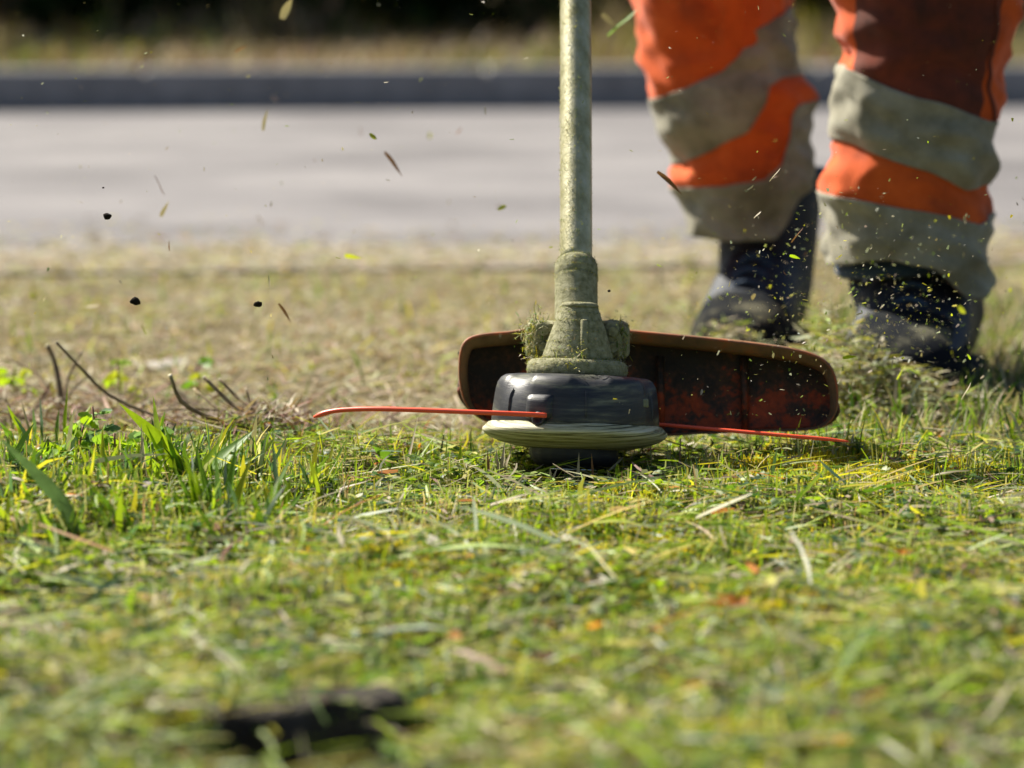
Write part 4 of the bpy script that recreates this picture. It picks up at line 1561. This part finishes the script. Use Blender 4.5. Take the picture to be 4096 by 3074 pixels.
tuft('dense dark green clump in front of the large bright tuft', (860, 2120), 2.72,
     blade_set(4, 16, 700, 1050, 2070, 2130, ['blade_green', 'blade_green', 'blade_fresh', 'blade_blue', 'blade_yellow']))
tuft('spreading clump of bright blades between the weeds and the large tuft', (520, 2020), 2.83,
     blade_set(9, 14, 380, 680, 1990, 2040, ['blade_fresh', 'blade_fresh', 'blade_green', 'blade_yellow', 'blade_straw']))
tuft('large bright green tuft of broad blades at the left', (760, 1990), 2.86,
     [(745, 1920, 478, 1615, 44, 'blade_fresh', 0.02, 0.004), (660, 1870, 612, 1585, 30, 'blade_fresh', 0.03, -0.003), (720, 1960, 655, 1690, 40, 'blade_green', -0.02, 0.003), (780, 1960, 995, 1735, 40, 'blade_green', 0.01, -0.004),
      (840, 1960, 1015, 1720, 30, 'blade_green', 0.03, -0.003), (650, 1950, 465, 1800, 42, 'blade_green', -0.03, 0.003), (740, 2000, 700, 1760, 36, 'blade_blue', 0.0, 0.0), (850, 2000, 845, 1850, 50, 'blade_green', -0.02, 0.0),
      (640, 2010, 560, 1880, 40, 'blade_yellow', -0.03, 0.002), (780, 2050, 755, 1985, 40, 'blade_yellow', -0.03, 0.0), (900, 1985, 960, 1800, 22, 'blade_straw', 0.0, 0.0), (700, 2020, 585, 1700, 24, 'blade_fresh', 0.01, 0.003),
      (820, 1990, 900, 1690, 20, 'blade_fresh', 0.02, -0.002), (610, 1990, 430, 1900, 34, 'blade_green', -0.03, 0.0),
      (760, 1970, 640, 1720, 46, 'blade_fresh', -0.01, 0.004), (800, 1960, 880, 1760, 46, 'blade_fresh', 0.0, -0.004), (860, 1980, 950, 1830, 44, 'blade_green', -0.02, -0.003), (700, 1985, 540, 1790, 40, 'blade_fresh', -0.01, 0.004),
      (830, 1970, 1060, 1810, 30, 'blade_green', 0.01, -0.003), (790, 1990, 790, 1780, 40, 'blade_blue', -0.01, 0.0), (680, 2000, 600, 1830, 46, 'blade_green', -0.03, 0.003)])
tuft('short yellow green tuft with one orange-tinged blade in front', (440, 2190), 2.66,
     [(440, 2195, 372, 2050, 60, 'blade_yellow', -0.02, 0.003), (470, 2200, 500, 2050, 26, 'blade_straw', 0.01, 0.0), (420, 2200, 350, 2110, 40, 'blade_fresh', -0.02, 0.002), (400, 2210, 250, 2130, 40, 'blade_fresh', 0.0, 0.002),
      (500, 2210, 560, 2080, 30, 'blade_green', 0.02, 0.0), (470, 2220, 420, 2100, 30, 'leaf_orange', 0.02, 0.0), (450, 2240, 320, 2290, 60, 'blade_blue', -0.05, 0.0)])
tuft('tuft with one long bluish blade leaning to the left edge', (325, 2160), 2.62,
     [(325, 2165, -10, 1745, 66, 'blade_blue', -0.02, 0.008), (350, 2170, 300, 2060, 30, 'blade_green', 0.0, 0.0), (300, 2170, 180, 2080, 36, 'blade_green', -0.02, 0.0)])
tuft('slim upright tuft near the middle left of the lawn', (1110, 2090), 2.74,
     [(1115, 2095, 1088, 1755, 24, 'blade_blue', 0.02, 0.002), (1100, 2095, 1120, 1920, 36, 'blade_fresh', -0.02, 0.0), (1125, 2095, 1150, 1930, 30, 'blade_fresh', 0.0, 0.0), (1090, 2100, 1050, 1930, 22, 'blade_yellow', 0.01, 0.0), (1130, 2095, 1210, 1970, 26, 'blade_green', 0.0, 0.0)])
tuft('thin upright tuft at the left edge behind the weeds', (150, 1790), 3.12,
     [(100, 1770, 28, 1620, 24, 'blade_fresh', 0.0, 0.0), (140, 1760, 132, 1630, 16, 'blade_green', 0.02, 0.0), (255, 1745, 270, 1555, 16, 'blade_fresh', 0.0, 0.0), (225, 1750, 235, 1640, 16, 'blade_green', 0.0, 0.0), (60, 1790, 0, 1690, 24, 'blade_green', 0.0, 0.0),
      (170, 1770, 160, 1590, 12, 'blade_blue', 0.02, 0.0), (290, 1750, 365, 1620, 18, 'blade_fresh', 0.02, 0.0), (130, 1790, 85, 1600, 12, 'blade_straw', 0.0, 0.0)])
tuft('small bright tuft left of the trimmer head', (1290, 1915), 2.98,
     [(1285, 1915, 1290, 1795, 26, 'blade_fresh', 0.0, 0.0), (1300, 1915, 1345, 1745, 14, 'blade_yellow', 0.0, 0.0), (1270, 1910, 1215, 1800, 16, 'blade_green', 0.02, 0.0), (1310, 1915, 1330, 1830, 20, 'blade_yellow', -0.01, 0.0), (1320, 1910, 1385, 1760, 10, 'blade_green', 0.0, 0.0)])
tuft('tuft with a dark broad cut blade left of the glide skirt', (1560, 1880), 3.0,
     [(1570, 1880, 1490, 1785, 34, 'blade_green', 0.0, 0.003), (1540, 1880, 1500, 1820, 12, 'blade_fresh', 0.0, 0.0), (1640, 1940, 1672, 1668, 10, 'blade_straw', 0.01, -0.006), (1645, 1900, 1745, 1738, 8, 'blade_fresh', 0.02, 0.0), (1580, 1890, 1530, 1735, 7, 'blade_straw', 0.0, 0.0)])
tuft('pale split stubble stalks just left of the bump knob', (2010, 1905), 2.96,
     [(2005, 1910, 2018, 1772, 16, 'blade_straw', 0.0, 0.0), (1995, 1905, 1985, 1800, 10, 'blade_straw', 0.0, 0.0), (2015, 1900, 2048, 1790, 9, 'blade_straw', 0.0, 0.0), (1955, 1900, 1950, 1802, 10, 'leaf_brown', 0.0, 0.0), (1835, 1890, 1845, 1765, 14, 'blade_fresh', 0.0, 0.0), (1850, 1890, 1842, 1770, 9, 'blade_yellow', 0.0, 0.0)])
tuft('split whitish stubble tuft in front of the bump knob', (2205, 1950), 2.93,
     [(2205, 1955, 2200, 1870, 12, 'blade_straw', 0.0, 0.0), (2200, 1950, 2228, 1878, 10, 'blade_straw', 0.0, 0.0), (2210, 1955, 2182, 1890, 9, 'blade_straw', 0.0, 0.0), (2310, 1950, 2316, 1812, 11, 'blade_straw', 0.0, 0.0), (2372, 1930, 2366, 1815, 8, 'leaf_brown', 0.0, 0.0)])
tuft('pale frayed cut stalks right of the bump knob', (2560, 1930), 2.93,
     [(2535, 1935, 2560, 1868, 20, 'blade_straw', 0.0, 0.0), (2600, 1960, 2638, 1905, 20, 'blade_straw', -0.01, 0.0), (2500, 1930, 2492, 1880, 14, 'blade_pale' if 'blade_pale' in M else 'blade_fresh', 0.0, 0.0), (2465, 1900, 2468, 1855, 8, 'blade_fresh', 0.0, 0.0), (2440, 1935, 2430, 1880, 12, 'blade_straw', 0.0, 0.0)])


def weed(label, px, py, d, hpx, nleaf, sz, mats, seed):
    """cinquefoil-like weed: reddish stem, toothed palmate leaves"""
    rnd = random.Random(seed)
    b = P(px, py, d)
    g_ = float(gh(np.float64(b.x), np.float64(b.y)))
    root = empty('creeping_weed', (b.x, b.y, g_))
    tag(root, label, 'weed', 'small toothed-leaf weeds at the left')
    foot = Vector((b.x, b.y, g_ - 0.002))
    H = hpx / F_PX * d
    tipp = foot + Vector((rnd.uniform(-0.004, 0.004), rnd.uniform(-0.006, 0.006), H))
    st = spline([foot, foot * 0.6 + tipp * 0.4 + Vector((rnd.uniform(-0.003, 0.003), 0, 0)), tipp], 10)
    V, Fc = tube(st, [0.0009] * 10, 6)
    obj('stem', V, Fc, M['red_stem'], root)
    for k in range(nleaf):
        s = 0.25 + 0.75 * (k + 0.5) / nleaf
        i = min(9, int(s * 9))
        a = k * 2.4 + rnd.uniform(-0.4, 0.4)
        out = Vector((math.cos(a), math.sin(a) * 0.8, rnd.uniform(0.1, 0.7))).normalized()
        pet = st[i] + out * sz * rnd.uniform(0.5, 1.1) * (0.6 if s > 0.85 else 1)
        V, Fc = tube([st[i], (st[i] + pet) / 2, pet], 0.0005, 5)
        base = len(V)
        for lf in range(5 if sz > 0.008 else 3):
            aa = (lf - (2 if sz > 0.008 else 1)) * 0.75
            side = out.cross(Vector((0, 0, 1))).normalized()
            dirl = (out * math.cos(aa) + side * math.sin(aa) + Vector((0, 0, rnd.uniform(-0.1, 0.35)))).normalized()
            nv_ = Vector((-0.7, -0.55, 0.5)) if rnd.random() < 0.55 else Vector((0.7, -0.65, 0.1))
            wv = dirl.cross(nv_ + Vector((rnd.uniform(-0.2, 0.2), rnd.uniform(-0.2, 0.2), rnd.uniform(-0.2, 0.2)))).normalized()
            Ll = sz * 1.25 * rnd.uniform(0.75, 1.1)
            rowsn = 7
            b_ = len(V)
            for r_ in range(rowsn):
                u = r_ / (rowsn - 1)
                hw = Ll * 0.36 * math.sin(math.pi * min(1, u * 0.85 + 0.12)) * (1.0 if r_ % 2 else 0.72) + 0.0002
                c = pet + dirl * Ll * u + Vector((0, 0, -Ll * 0.25 * u * u))
                V += [c - wv * hw, c + Vector((0, 0, -hw * 0.25)), c + wv * hw]
            for r_ in range(rowsn - 1):
                for q_ in range(2):
                    b2 = b_ + r_ * 3 + q_
                    Fc.append((b2, b2 + 1, b2 + 4, b2 + 3))
        obj('leaf', V, Fc, M[mats[k % len(mats)]], root)
    return root


weed('tallest toothed green weed at the left of the lawn', 385, 1890, 3.0, 250, 9, 0.011, ['weed', 'blade_fresh', 'weed_blue'], 1)
weed('toothed green weed rising behind the large grass tuft', 650, 1880, 3.0, 215, 8, 0.0085, ['weed', 'weed_blue'], 2)
weed('weed with curling bluish leaves at the left edge', 110, 1900, 2.97, 155, 8, 0.010, ['weed_blue', 'weed'], 3)
weed('low green weed between the left edge and the tallest weed', 240, 1950, 2.93, 150, 8, 0.009, ['weed', 'blade_fresh', 'weed_blue'], 4)
weed('low spreading weed in front of the tallest weed', 480, 2000, 2.88, 150, 9, 0.009, ['weed', 'blade_fresh'], 5)
weed('weed with small leaves just left of the large tuft base', 560, 1940, 2.95, 170, 8, 0.008, ['weed', 'weed_blue'], 6)
weed('tiny weed at the lower left edge of the weed patch', 60, 2010, 2.86, 110, 7, 0.009, ['weed', 'weed_blue'], 7)
weed('leafy weed at the left edge under the bluish blade', 30, 1960, 2.92, 175, 9, 0.010, ['weed', 'weed_blue', 'blade_fresh'], 21)
weed('weed crowding the tallest weed on its left side', 320, 1920, 2.97, 200, 10, 0.010, ['weed', 'blade_fresh', 'weed_blue'], 22)
weed('weed crowding the tallest weed on its right side', 440, 1930, 2.95, 170, 10, 0.010, ['blade_fresh', 'weed'], 23)
weed('low weed in the shade of the large tuft on its right', 930, 1960, 2.92, 120, 8, 0.008, ['weed', 'weed_blue'], 24)
weed('low weed half way between left edge and large tuft', 170, 2040, 2.83, 130, 9, 0.010, ['weed', 'weed_blue'], 25)
weed('small three-leaved weed left of the bump knob', 1960, 1985, 2.9, 85, 5, 0.0075, ['weed', 'blade_fresh'], 8)
weed('small three-leaved weed right of the bump knob', 2760, 1960, 2.93, 70, 5, 0.0065, ['blade_fresh', 'weed'], 9)
weed('little weed below the moss at the right', 3080, 1985, 2.9, 60, 5, 0.0065, ['blade_fresh', 'weed'], 10)
weed('blurred yellow-leaved sprig standing behind the cut stems', 470, 1560, 3.55, 190, 4, 0.011, ['blade_yellow', 'blade_fresh'], 11)
weed('blurred green sprig left of the orange line behind the lawn', 790, 1540, 3.6, 150, 4, 0.011, ['blade_yellow', 'blade_green'], 12)
weed('blurred low sprig at the far left of the scalped turf', 60, 1560, 3.6, 120, 5, 0.012, ['blade_fresh', 'blade_yellow'], 13)


# cut woody stems
def cut_stems(label, basepx, d, stems):
    b = P(basepx[0], basepx[1], d)
    root = empty('cut_shrub_stump', (b.x, b.y, 0.0))
    tag(root, label, 'stump')
    for (pts, w) in stems:
        c = spline([P(x_, y_, d + dd) for (x_, y_, dd) in pts], 14)
        c[0].z = min(c[0].z, 0.0)
        rr = w / F_PX * d / 2 * 0.85
        V, Fc = tube(c, [rr * (1.2 - 0.4 * i / 13) * (1 + 0.12 * math.sin(i * 2.1)) for i in range(14)], 9)
        s_ = obj('stem', V, Fc, M['bark'], root)
        e = c[-1]
        t = (c[-1] - c[-2]).normalized()
        V, Fc = tube([e - t * 0.001, e + t * 0.0012], rr * 0.84, 9)
        obj('cut_end', V, Fc, M['cut_wood'], s_)
    return root


cut_stems('cut brown shrub stems leaning left, left of the orange line', (1060, 1745), 3.2,
          [([(1060, 1755, 0), (1000, 1715, 0.0), (870, 1685, -0.01), (730, 1612, -0.02), (682, 1505, -0.03)], 23), ([(1070, 1755, 0), (1040, 1690, 0), (930, 1620, 0.02), (818, 1512, 0.03)], 22),
           ([(1080, 1750, 0), (1060, 1670, 0.02), (960, 1600, 0.05), (880, 1520, 0.06)], 17), ([(1050, 1755, 0), (930, 1725, 0.0), (700, 1690, 0.03), (450, 1590, 0.04), (330, 1480, 0.04), (228, 1372, 0.04)], 17),
           ([(1090, 1755, 0), (1085, 1690, 0.0), (1060, 1640, 0.0)], 26), ([(1040, 1760, 0), (960, 1745, -0.02), (830, 1740, -0.03)], 20),
           ([(1075, 1755, 0), (1010, 1700, 0.03), (850, 1640, 0.05), (640, 1640, 0.06)], 12), ([(1060, 1755, 0), (1010, 1640, 0.03), (985, 1560, 0.04)], 12), ([(1050, 1750, 0), (900, 1660, 0.02), (780, 1560, 0.05)], 13),
           ([(1085, 1750, 0), (1110, 1690, 0.02), (1090, 1640, 0.03)], 16), ([(1030, 1755, 0), (880, 1700, -0.02), (740, 1680, -0.02)], 11)])
cut_stems('short dark cut stump with two stems at the left edge', (245, 1640), 3.42,
          [([(245, 1650, 0), (240, 1560, 0), (215, 1440, 0.01), (190, 1385, 0.01)], 28), ([(250, 1650, 0), (270, 1520, 0.03), (325, 1410, 0.04)], 16), ([(240, 1650, 0), (150, 1500, 0.05), (20, 1430, 0.08)], 14)])


# dead brown litter caught round the cut stems
bl = []
for (px, py, d, sx, sy, n, hz) in ((1050, 1720, 3.22, 0.035, 0.04, 700, 0.022), (800, 1690, 3.28, 0.09, 0.06, 700, 0.010), (300, 1620, 3.42, 0.10, 0.08, 700, 0.010)):
    c = P(px, py, d)
    pts = np.stack([c.x + RNG.normal(0, sx, n), c.y + RNG.normal(0, sy, n), np.zeros(n)], -1)
    r2 = ((pts[:, 0] - c.x) / sx) ** 2 + ((pts[:, 1] - c.y) / sy) ** 2
    pts[:, 2] = gh(pts[:, 0], pts[:, 1]) + RNG.random(n) * hz * np.exp(-r2 / 2) + 0.001
    bl.append(ribbons(pts, RNG.uniform(0, 6.28, n), RNG.uniform(0.008, 0.05, n), RNG.uniform(0.0008, 0.0035, n), RNG.uniform(0.7, 1.7, n), RNG.uniform(1.0, 1.9, n),
                      pick_colors(n, {'brown': 4, 'tan': 3, 'pink': 2, 'straw': 1.5}), 0.3, bend=RNG.normal(0, 0.5, n)))
stuff('dead_litter', bl, M['litter'], 'dead brown leaf litter and twigs around the cut stems', 'litter')

# stones and clods
def rock(name, label, cat, loc, size, mat, seed, sub=3, group=None, flat_=1.0):
    bm = bmesh.new()
    bmesh.ops.create_icosphere(bm, subdivisions=sub, radius=1.0)
    for v in bm.verts:
        k = 1 + 0.22 * float(wnoise(np.float64(v.co.x), np.float64(v.co.y), np.float64(v.co.z), 1.6, seed)) + 0.10 * float(wnoise(np.float64(v.co.x), np.float64(v.co.y), np.float64(v.co.z), 4.3, seed + 2))
        v.co = Vector((v.co.x * size[0] * k, v.co.y * size[1] * k, v.co.z * size[2] * k))
    bmesh.ops.translate(bm, vec=loc, verts=bm.verts)
    o = bm_obj(name, bm, mat)
    tag(o, label, cat, group)
    return o


g = G(655, 1455)
rock('stone', 'pale flat stone half buried behind the cut stems', 'stone', (g.x, g.y, -0.004), (0.036, 0.05, 0.006), M['stone'], 3)
g = G(2790, 1330)
# dark bark-coloured rock at the bottom of the picture
g = Vector((-0.108, -0.985, 0))
bm = bmesh.new()
vs = [(-0.085, 0.006), (-0.05, 0.020), (0.0, 0.034), (0.055, 0.048), (0.075, 0.036), (0.060, 0.012), (0.01, -0.010), (-0.04, -0.030), (-0.075, -0.036)]
lo = [bm.verts.new((g.x + x_ * 0.7, g.y + y_, -0.05)) for x_, y_ in vs]
hi = [bm.verts.new((g.x + x_ * 0.68, g.y + y_ * 0.95 + 0.002, 0.004 + 0.003 * math.sin(x_ * 60) + y_ * 0.06)) for x_, y_ in vs]
bm.faces.new(lo)
bm.faces.new(hi)
for i in range(len(vs)):
    j = (i + 1) % len(vs)
    bm.faces.new((lo[i], lo[j], hi[j], hi[i]))
bmesh.ops.triangulate(bm, faces=bm.faces)
bmesh.ops.subdivide_edges(bm, edges=bm.edges, cuts=2, use_grid_fill=True)
for v in bm.verts:
    f64 = np.float64
    v.co += Vector((1, 1, 0.7)) * float(wnoise(f64(v.co.x), f64(v.co.y), f64(v.co.z), 90, 4)) * 0.0025
tag(bm_obj('rock', bm, M['slab']), 'brown grey rock edge with dark hollow, blurred in the foreground', 'rock')


# fallen leaves
def fallen(label, px, py, lpx, mat, rot, seed, lift=0.012):
    rnd = random.Random(seed)
    c = G(px, py, lift)
    Ls = lpx / F_PX * (c.y + 3)
    V, Fc = [], []
    nn_ = 9
    for i in range(nn_):
        u = i / (nn_ - 1)
        hw = Ls * 0.26 * math.sin(math.pi * min(1, u * 0.92 + 0.06)) * (1 if i % 2 else 0.85)
        x_ = (u - 0.5) * Ls
        for s_ in (-1, 0, 1):
            p = Vector((x_, s_ * hw, 0.12 * hw * (1 if s_ else -1) + 0.18 * Ls * (u - 0.5) ** 2 * 2))
            p.rotate(Matrix.Rotation(rot, 3, 'Z') @ Matrix.Rotation(rnd.uniform(0.3, 0.8), 3, 'X'))
            V.append(c + p)
    for i in range(nn_ - 1):
        for k in range(2):
            b_ = i * 3 + k
            Fc.append((b_, b_ + 1, b_ + 4, b_ + 3))
    o = obj('fallen_leaf', V, Fc, M[mat])
    tag(o, label, 'leaf', 'fallen leaves on the lawn')


fallen('bright orange fallen leaf on the lawn at the lower right', 2915, 2410, 175, 'leaf_orange', 0.15, 1)
fallen('dark reddish brown fallen leaf right of the lawn centre', 3110, 2290, 110, 'leaf_brown', 1.2, 2, 0.014)
fallen('orange fallen leaf in the middle of the lawn', 1880, 2320, 70, 'leaf_orange', 0.7, 3)
fallen('small orange leaf on the grass near the right edge', 3620, 2210, 90, 'leaf_orange', 0.1, 4)
fallen('small yellow-orange leaf low at the right edge', 4010, 2525, 100, 'leaf_orange', 0.3, 5)
fallen('orange brown leaf left of the trimmer among the grass', 1000, 2030, 60, 'leaf_orange', 0.4, 6, 0.016)
fallen('brown dead leaf low in the centre of the lawn', 2170, 2630, 110, 'leaf_brown', 0.5, 7)
fallen('crumpled brown leaf in front of the large tuft', 850, 2110, 150, 'leaf_brown', 0.2, 8, 0.012)
fallen('pale brown leaf at the lower right', 3330, 2860, 130, 'leaf_brown', 0.9, 9)

# grass clippings heaped on and round the boots
hp = []
for (px, py, d, sx, sy, sz, n) in ((3400, 1420, 3.40, 0.06, 0.06, 0.018, 1300), (3300, 1380, 3.5, 0.03, 0.05, 0.03, 700), (2900, 1400, 3.70, 0.05, 0.05, 0.020, 700), (3150, 1520, 3.40, 0.07, 0.06, 0.012, 900), (3600, 1560, 3.38, 0.07, 0.05, 0.010, 800)):
    c = P(px, py, d)
    c.z = min(c.z, 0.06)
    pts = np.array(c[:]) + RNG.normal(0, 1, (n, 3)) * np.array([sx, sy, 0]) * 0.6
    r2 = ((pts[:, 0] - c.x) / sx) ** 2 + ((pts[:, 1] - c.y) / sy) ** 2
    pts[:, 2] = RNG.random(n) * (0.012 + (c.z + sz) * np.exp(-r2))
    hp.append(ribbons(pts, RNG.uniform(0, 6.28, n), RNG.uniform(0.008, 0.026, n), RNG.uniform(0.0012, 0.0035, n), RNG.uniform(1.0, 1.8, n), RNG.uniform(1.1, 2.0, n),
                      pick_colors(n, {'straw': 5, 'pale': 4, 'fresh': 2, 'yellow': 2, 'tan': 2.5, 'white': 1}), 0.3))
stuff('clipping_heap', hp, M['litter'], 'heap of grass clippings piled over the boot toes', 'clippings')

# ------------------------------------------------------------------ flying debris
clip_meshes = []
for k, (m, w, L_) in enumerate((('blade_fresh', 0.24, 1), ('blade_yellow', 0.3, 1), ('blade_straw', 0.12, 1), ('leaf_brown', 0.12, 1), ('blade_green', 0.17, 1), ('blade_straw', 0.26, 1))):
    V, Fc = blade_mesh([(-0.5, 0, 0), (-0.15, 0.02, 0.05), (0.2, 0.0, 0.06), (0.5, 0, 0)], w, 0.3, 6)
    me = mesh_from('grass_clipping', V, Fc)
    me.materials.append(M[m])
    me.polygons.foreach_set('use_smooth', [True] * len(me.polygons))
    clip_meshes.append(me)


def fly(px, py, d, lpx, kind, label, cat='clipping', group=None, rot=None, name='grass_clipping'):
    o = bpy.data.objects.new(name, clip_meshes[kind])
    COL.objects.link(o)
    o.location = P(px, py, d)
    s = lpx / F_PX * d
    o.scale = (s, s, s)
    o.rotation_euler = rot if rot else (random.uniform(0, 6.28), random.uniform(0, 6.28), random.uniform(0, 6.28))
    tag(o, label, cat, group)
    return o


FG = 'clippings thrown up beside the boots'
for k in range(120):
    px = random.uniform(2750, 4080)
    py = 1350 + random.gauss(0, 260)
    if py > 1700 or py < 200:
        py = random.uniform(700, 1600)
    fly(px, py, random.uniform(2.9, 3.40), random.choice([8, 10, 14, 18, 24, 36]) * random.uniform(0.7, 1.2), random.choice([0, 1, 2, 2, 3, 5, 5]),
        'tiny grass clipping flying through the air in front of the boots and trousers', group=FG)
FG2 = 'clippings drifting left of the shaft'
for k in range(70):
    px = random.uniform(30, 2180)
    py = random.triangular(20, 1500, 900)
    fly(px, py, random.choice([random.uniform(2.6, 2.85), random.uniform(3.2, 4.1), random.uniform(3.3, 4.3)]), random.choice([8, 10, 14, 20, 30, 50]) * random.uniform(0.7, 1.2), random.choice([1, 2, 2, 3, 3, 5, 5]),
        'tiny clipping drifting through the air left of the trimmer shaft', group=FG2)
HZ = (0, 0)
for (px, py, d, lp, kind, rz, lab) in (
        (2490, 90, 3.5, 160, 4, -0.75, 'large blurred green blade piece flying right of the shaft top'), (2435, 85, 3.5, 80, 5, 0.75, 'pale blurred blade piece flying beside the green one near the shaft top'),
        (1415, 1030, 3.35, 75, 1, 0.15, 'yellow green leaf scrap flying over the road left of the shaft'), (1150, 35, 3.4, 95, 5, -1.1, 'long whitish clipping flying against the hedge at the top'),
        (968, 195, 3.4, 65, 3, -0.5, 'pinkish brown scrap flying at the top left against the verge'), (1575, 660, 3.35, 125, 3, 0.95, 'brown straw piece flying over the road left of the shaft'),
        (1062, 480, 3.4, 90, 2, -1.35, 'tan straw scrap flying just below the far kerb'), (640, 745, 3.35, 95, 3, 1.1, 'brownish straw piece flying over the road at the left'),
        (660, 835, 3.35, 75, 5, -1.1, 'tan clipping flying below the brownish straw at the left'), (2680, 735, 3.1, 140, 3, 0.75, 'long thin brown twig flying left of the trouser leg'),
        (1140, 1255, 3.15, 95, 3, 1.0, 'brown straw flying low over the scalped turf'), (3190, 940, 3.05, 80, 3, -0.9, 'curved pinkish brown clipping flying between the two trouser legs'),
        (3865, 1565, 2.98, 85, 2, -1.1, 'bright straw sliver flying below the right boot'), (3030, 860, 3.05, 40, 5, -0.8, 'pale clipping flying in front of the left trouser hem'),
        (3605, 1490, 3.12, 70, 1, -1.05, 'yellow clipping flying right of the guard corner'), (3100, 700, 2.98, 70, 2, -0.9, 'fine curved straw flying in front of the left trouser leg'),
        (3400, 1430, 3.02, 60, 0, -0.1, 'bright green clipping flying just above the guard corner'), (3180, 1030, 3.02, 45, 0, 0.3, 'bright green clipping flying between the trouser hems'),
        (2640, 1065, 3.05, 28, 0, 0.4, 'single green clipping flying right of the shaft socket'), (3200, 1690, 3.0, 45, 1, -1.3, 'yellow clipping flying in front of the lower guard edge')):
    fly(px, py, d, lp, kind, lab, rot=(random.uniform(-0.5, 0.5) + math.pi / 2, rz, 0.0))

for (px, py, d, s, lab) in ((430, 866, 3.0, 15, 'round black soil crumb flying over the road at the far left'), (540, 1207, 3.0, 19, 'notched black soil crumb flying over the turf at the left'),
                            (1033, 1217, 3.0, 15, 'oval black soil crumb flying over the turf left of the shaft'), (2436, 1165, 3.0, 6, 'tiny black soil crumb flying right of the shaft socket'),
                            (413, 752, 3.0, 4, 'smallest black speck flying over the road at the left')):
    r_ = s / F_PX * d
    rock('soil_crumb', lab, 'soil crumb', P(px, py, d), (r_ * 1.15, r_ * 0.9, r_ * 0.85), M['clod'], int(px), 2, 'black soil crumbs in the air')

# fine specks of dust and chopped grass in the air, past counting
n = 3000
px = np.concatenate([RNG.normal(3380, 300, 2300), RNG.uniform(0, 4096, 700)])
py = np.concatenate([RNG.normal(1280, 230, 2300), RNG.uniform(0, 1650, 700)])
d = np.concatenate([RNG.uniform(2.95, 3.4, 2300), RNG.uniform(2.8, 3.6, 700)])
py = np.minimum(py, 1660)
pts = np.array([P(a, b, c)[:] for a, b, c in zip(px, py, d)])
L_ = RNG.random(n) ** 2.5 * 0.0035 + 0.0007
stuff('flying_dust', [ribbons(pts, RNG.uniform(0, 6.28, n), L_, L_ * RNG.uniform(0.3, 0.9, n), RNG.uniform(0, 3, n), RNG.uniform(0, 3, n), pick_colors(n, {'straw': 3, 'pale': 3, 'fresh': 2, 'yellow': 2, 'tan': 2, 'white': 1}), 0.4, nseg=1)],
      M['litter'], 'fine chopped grass and dust flying in the air behind the trimmer', 'dust')
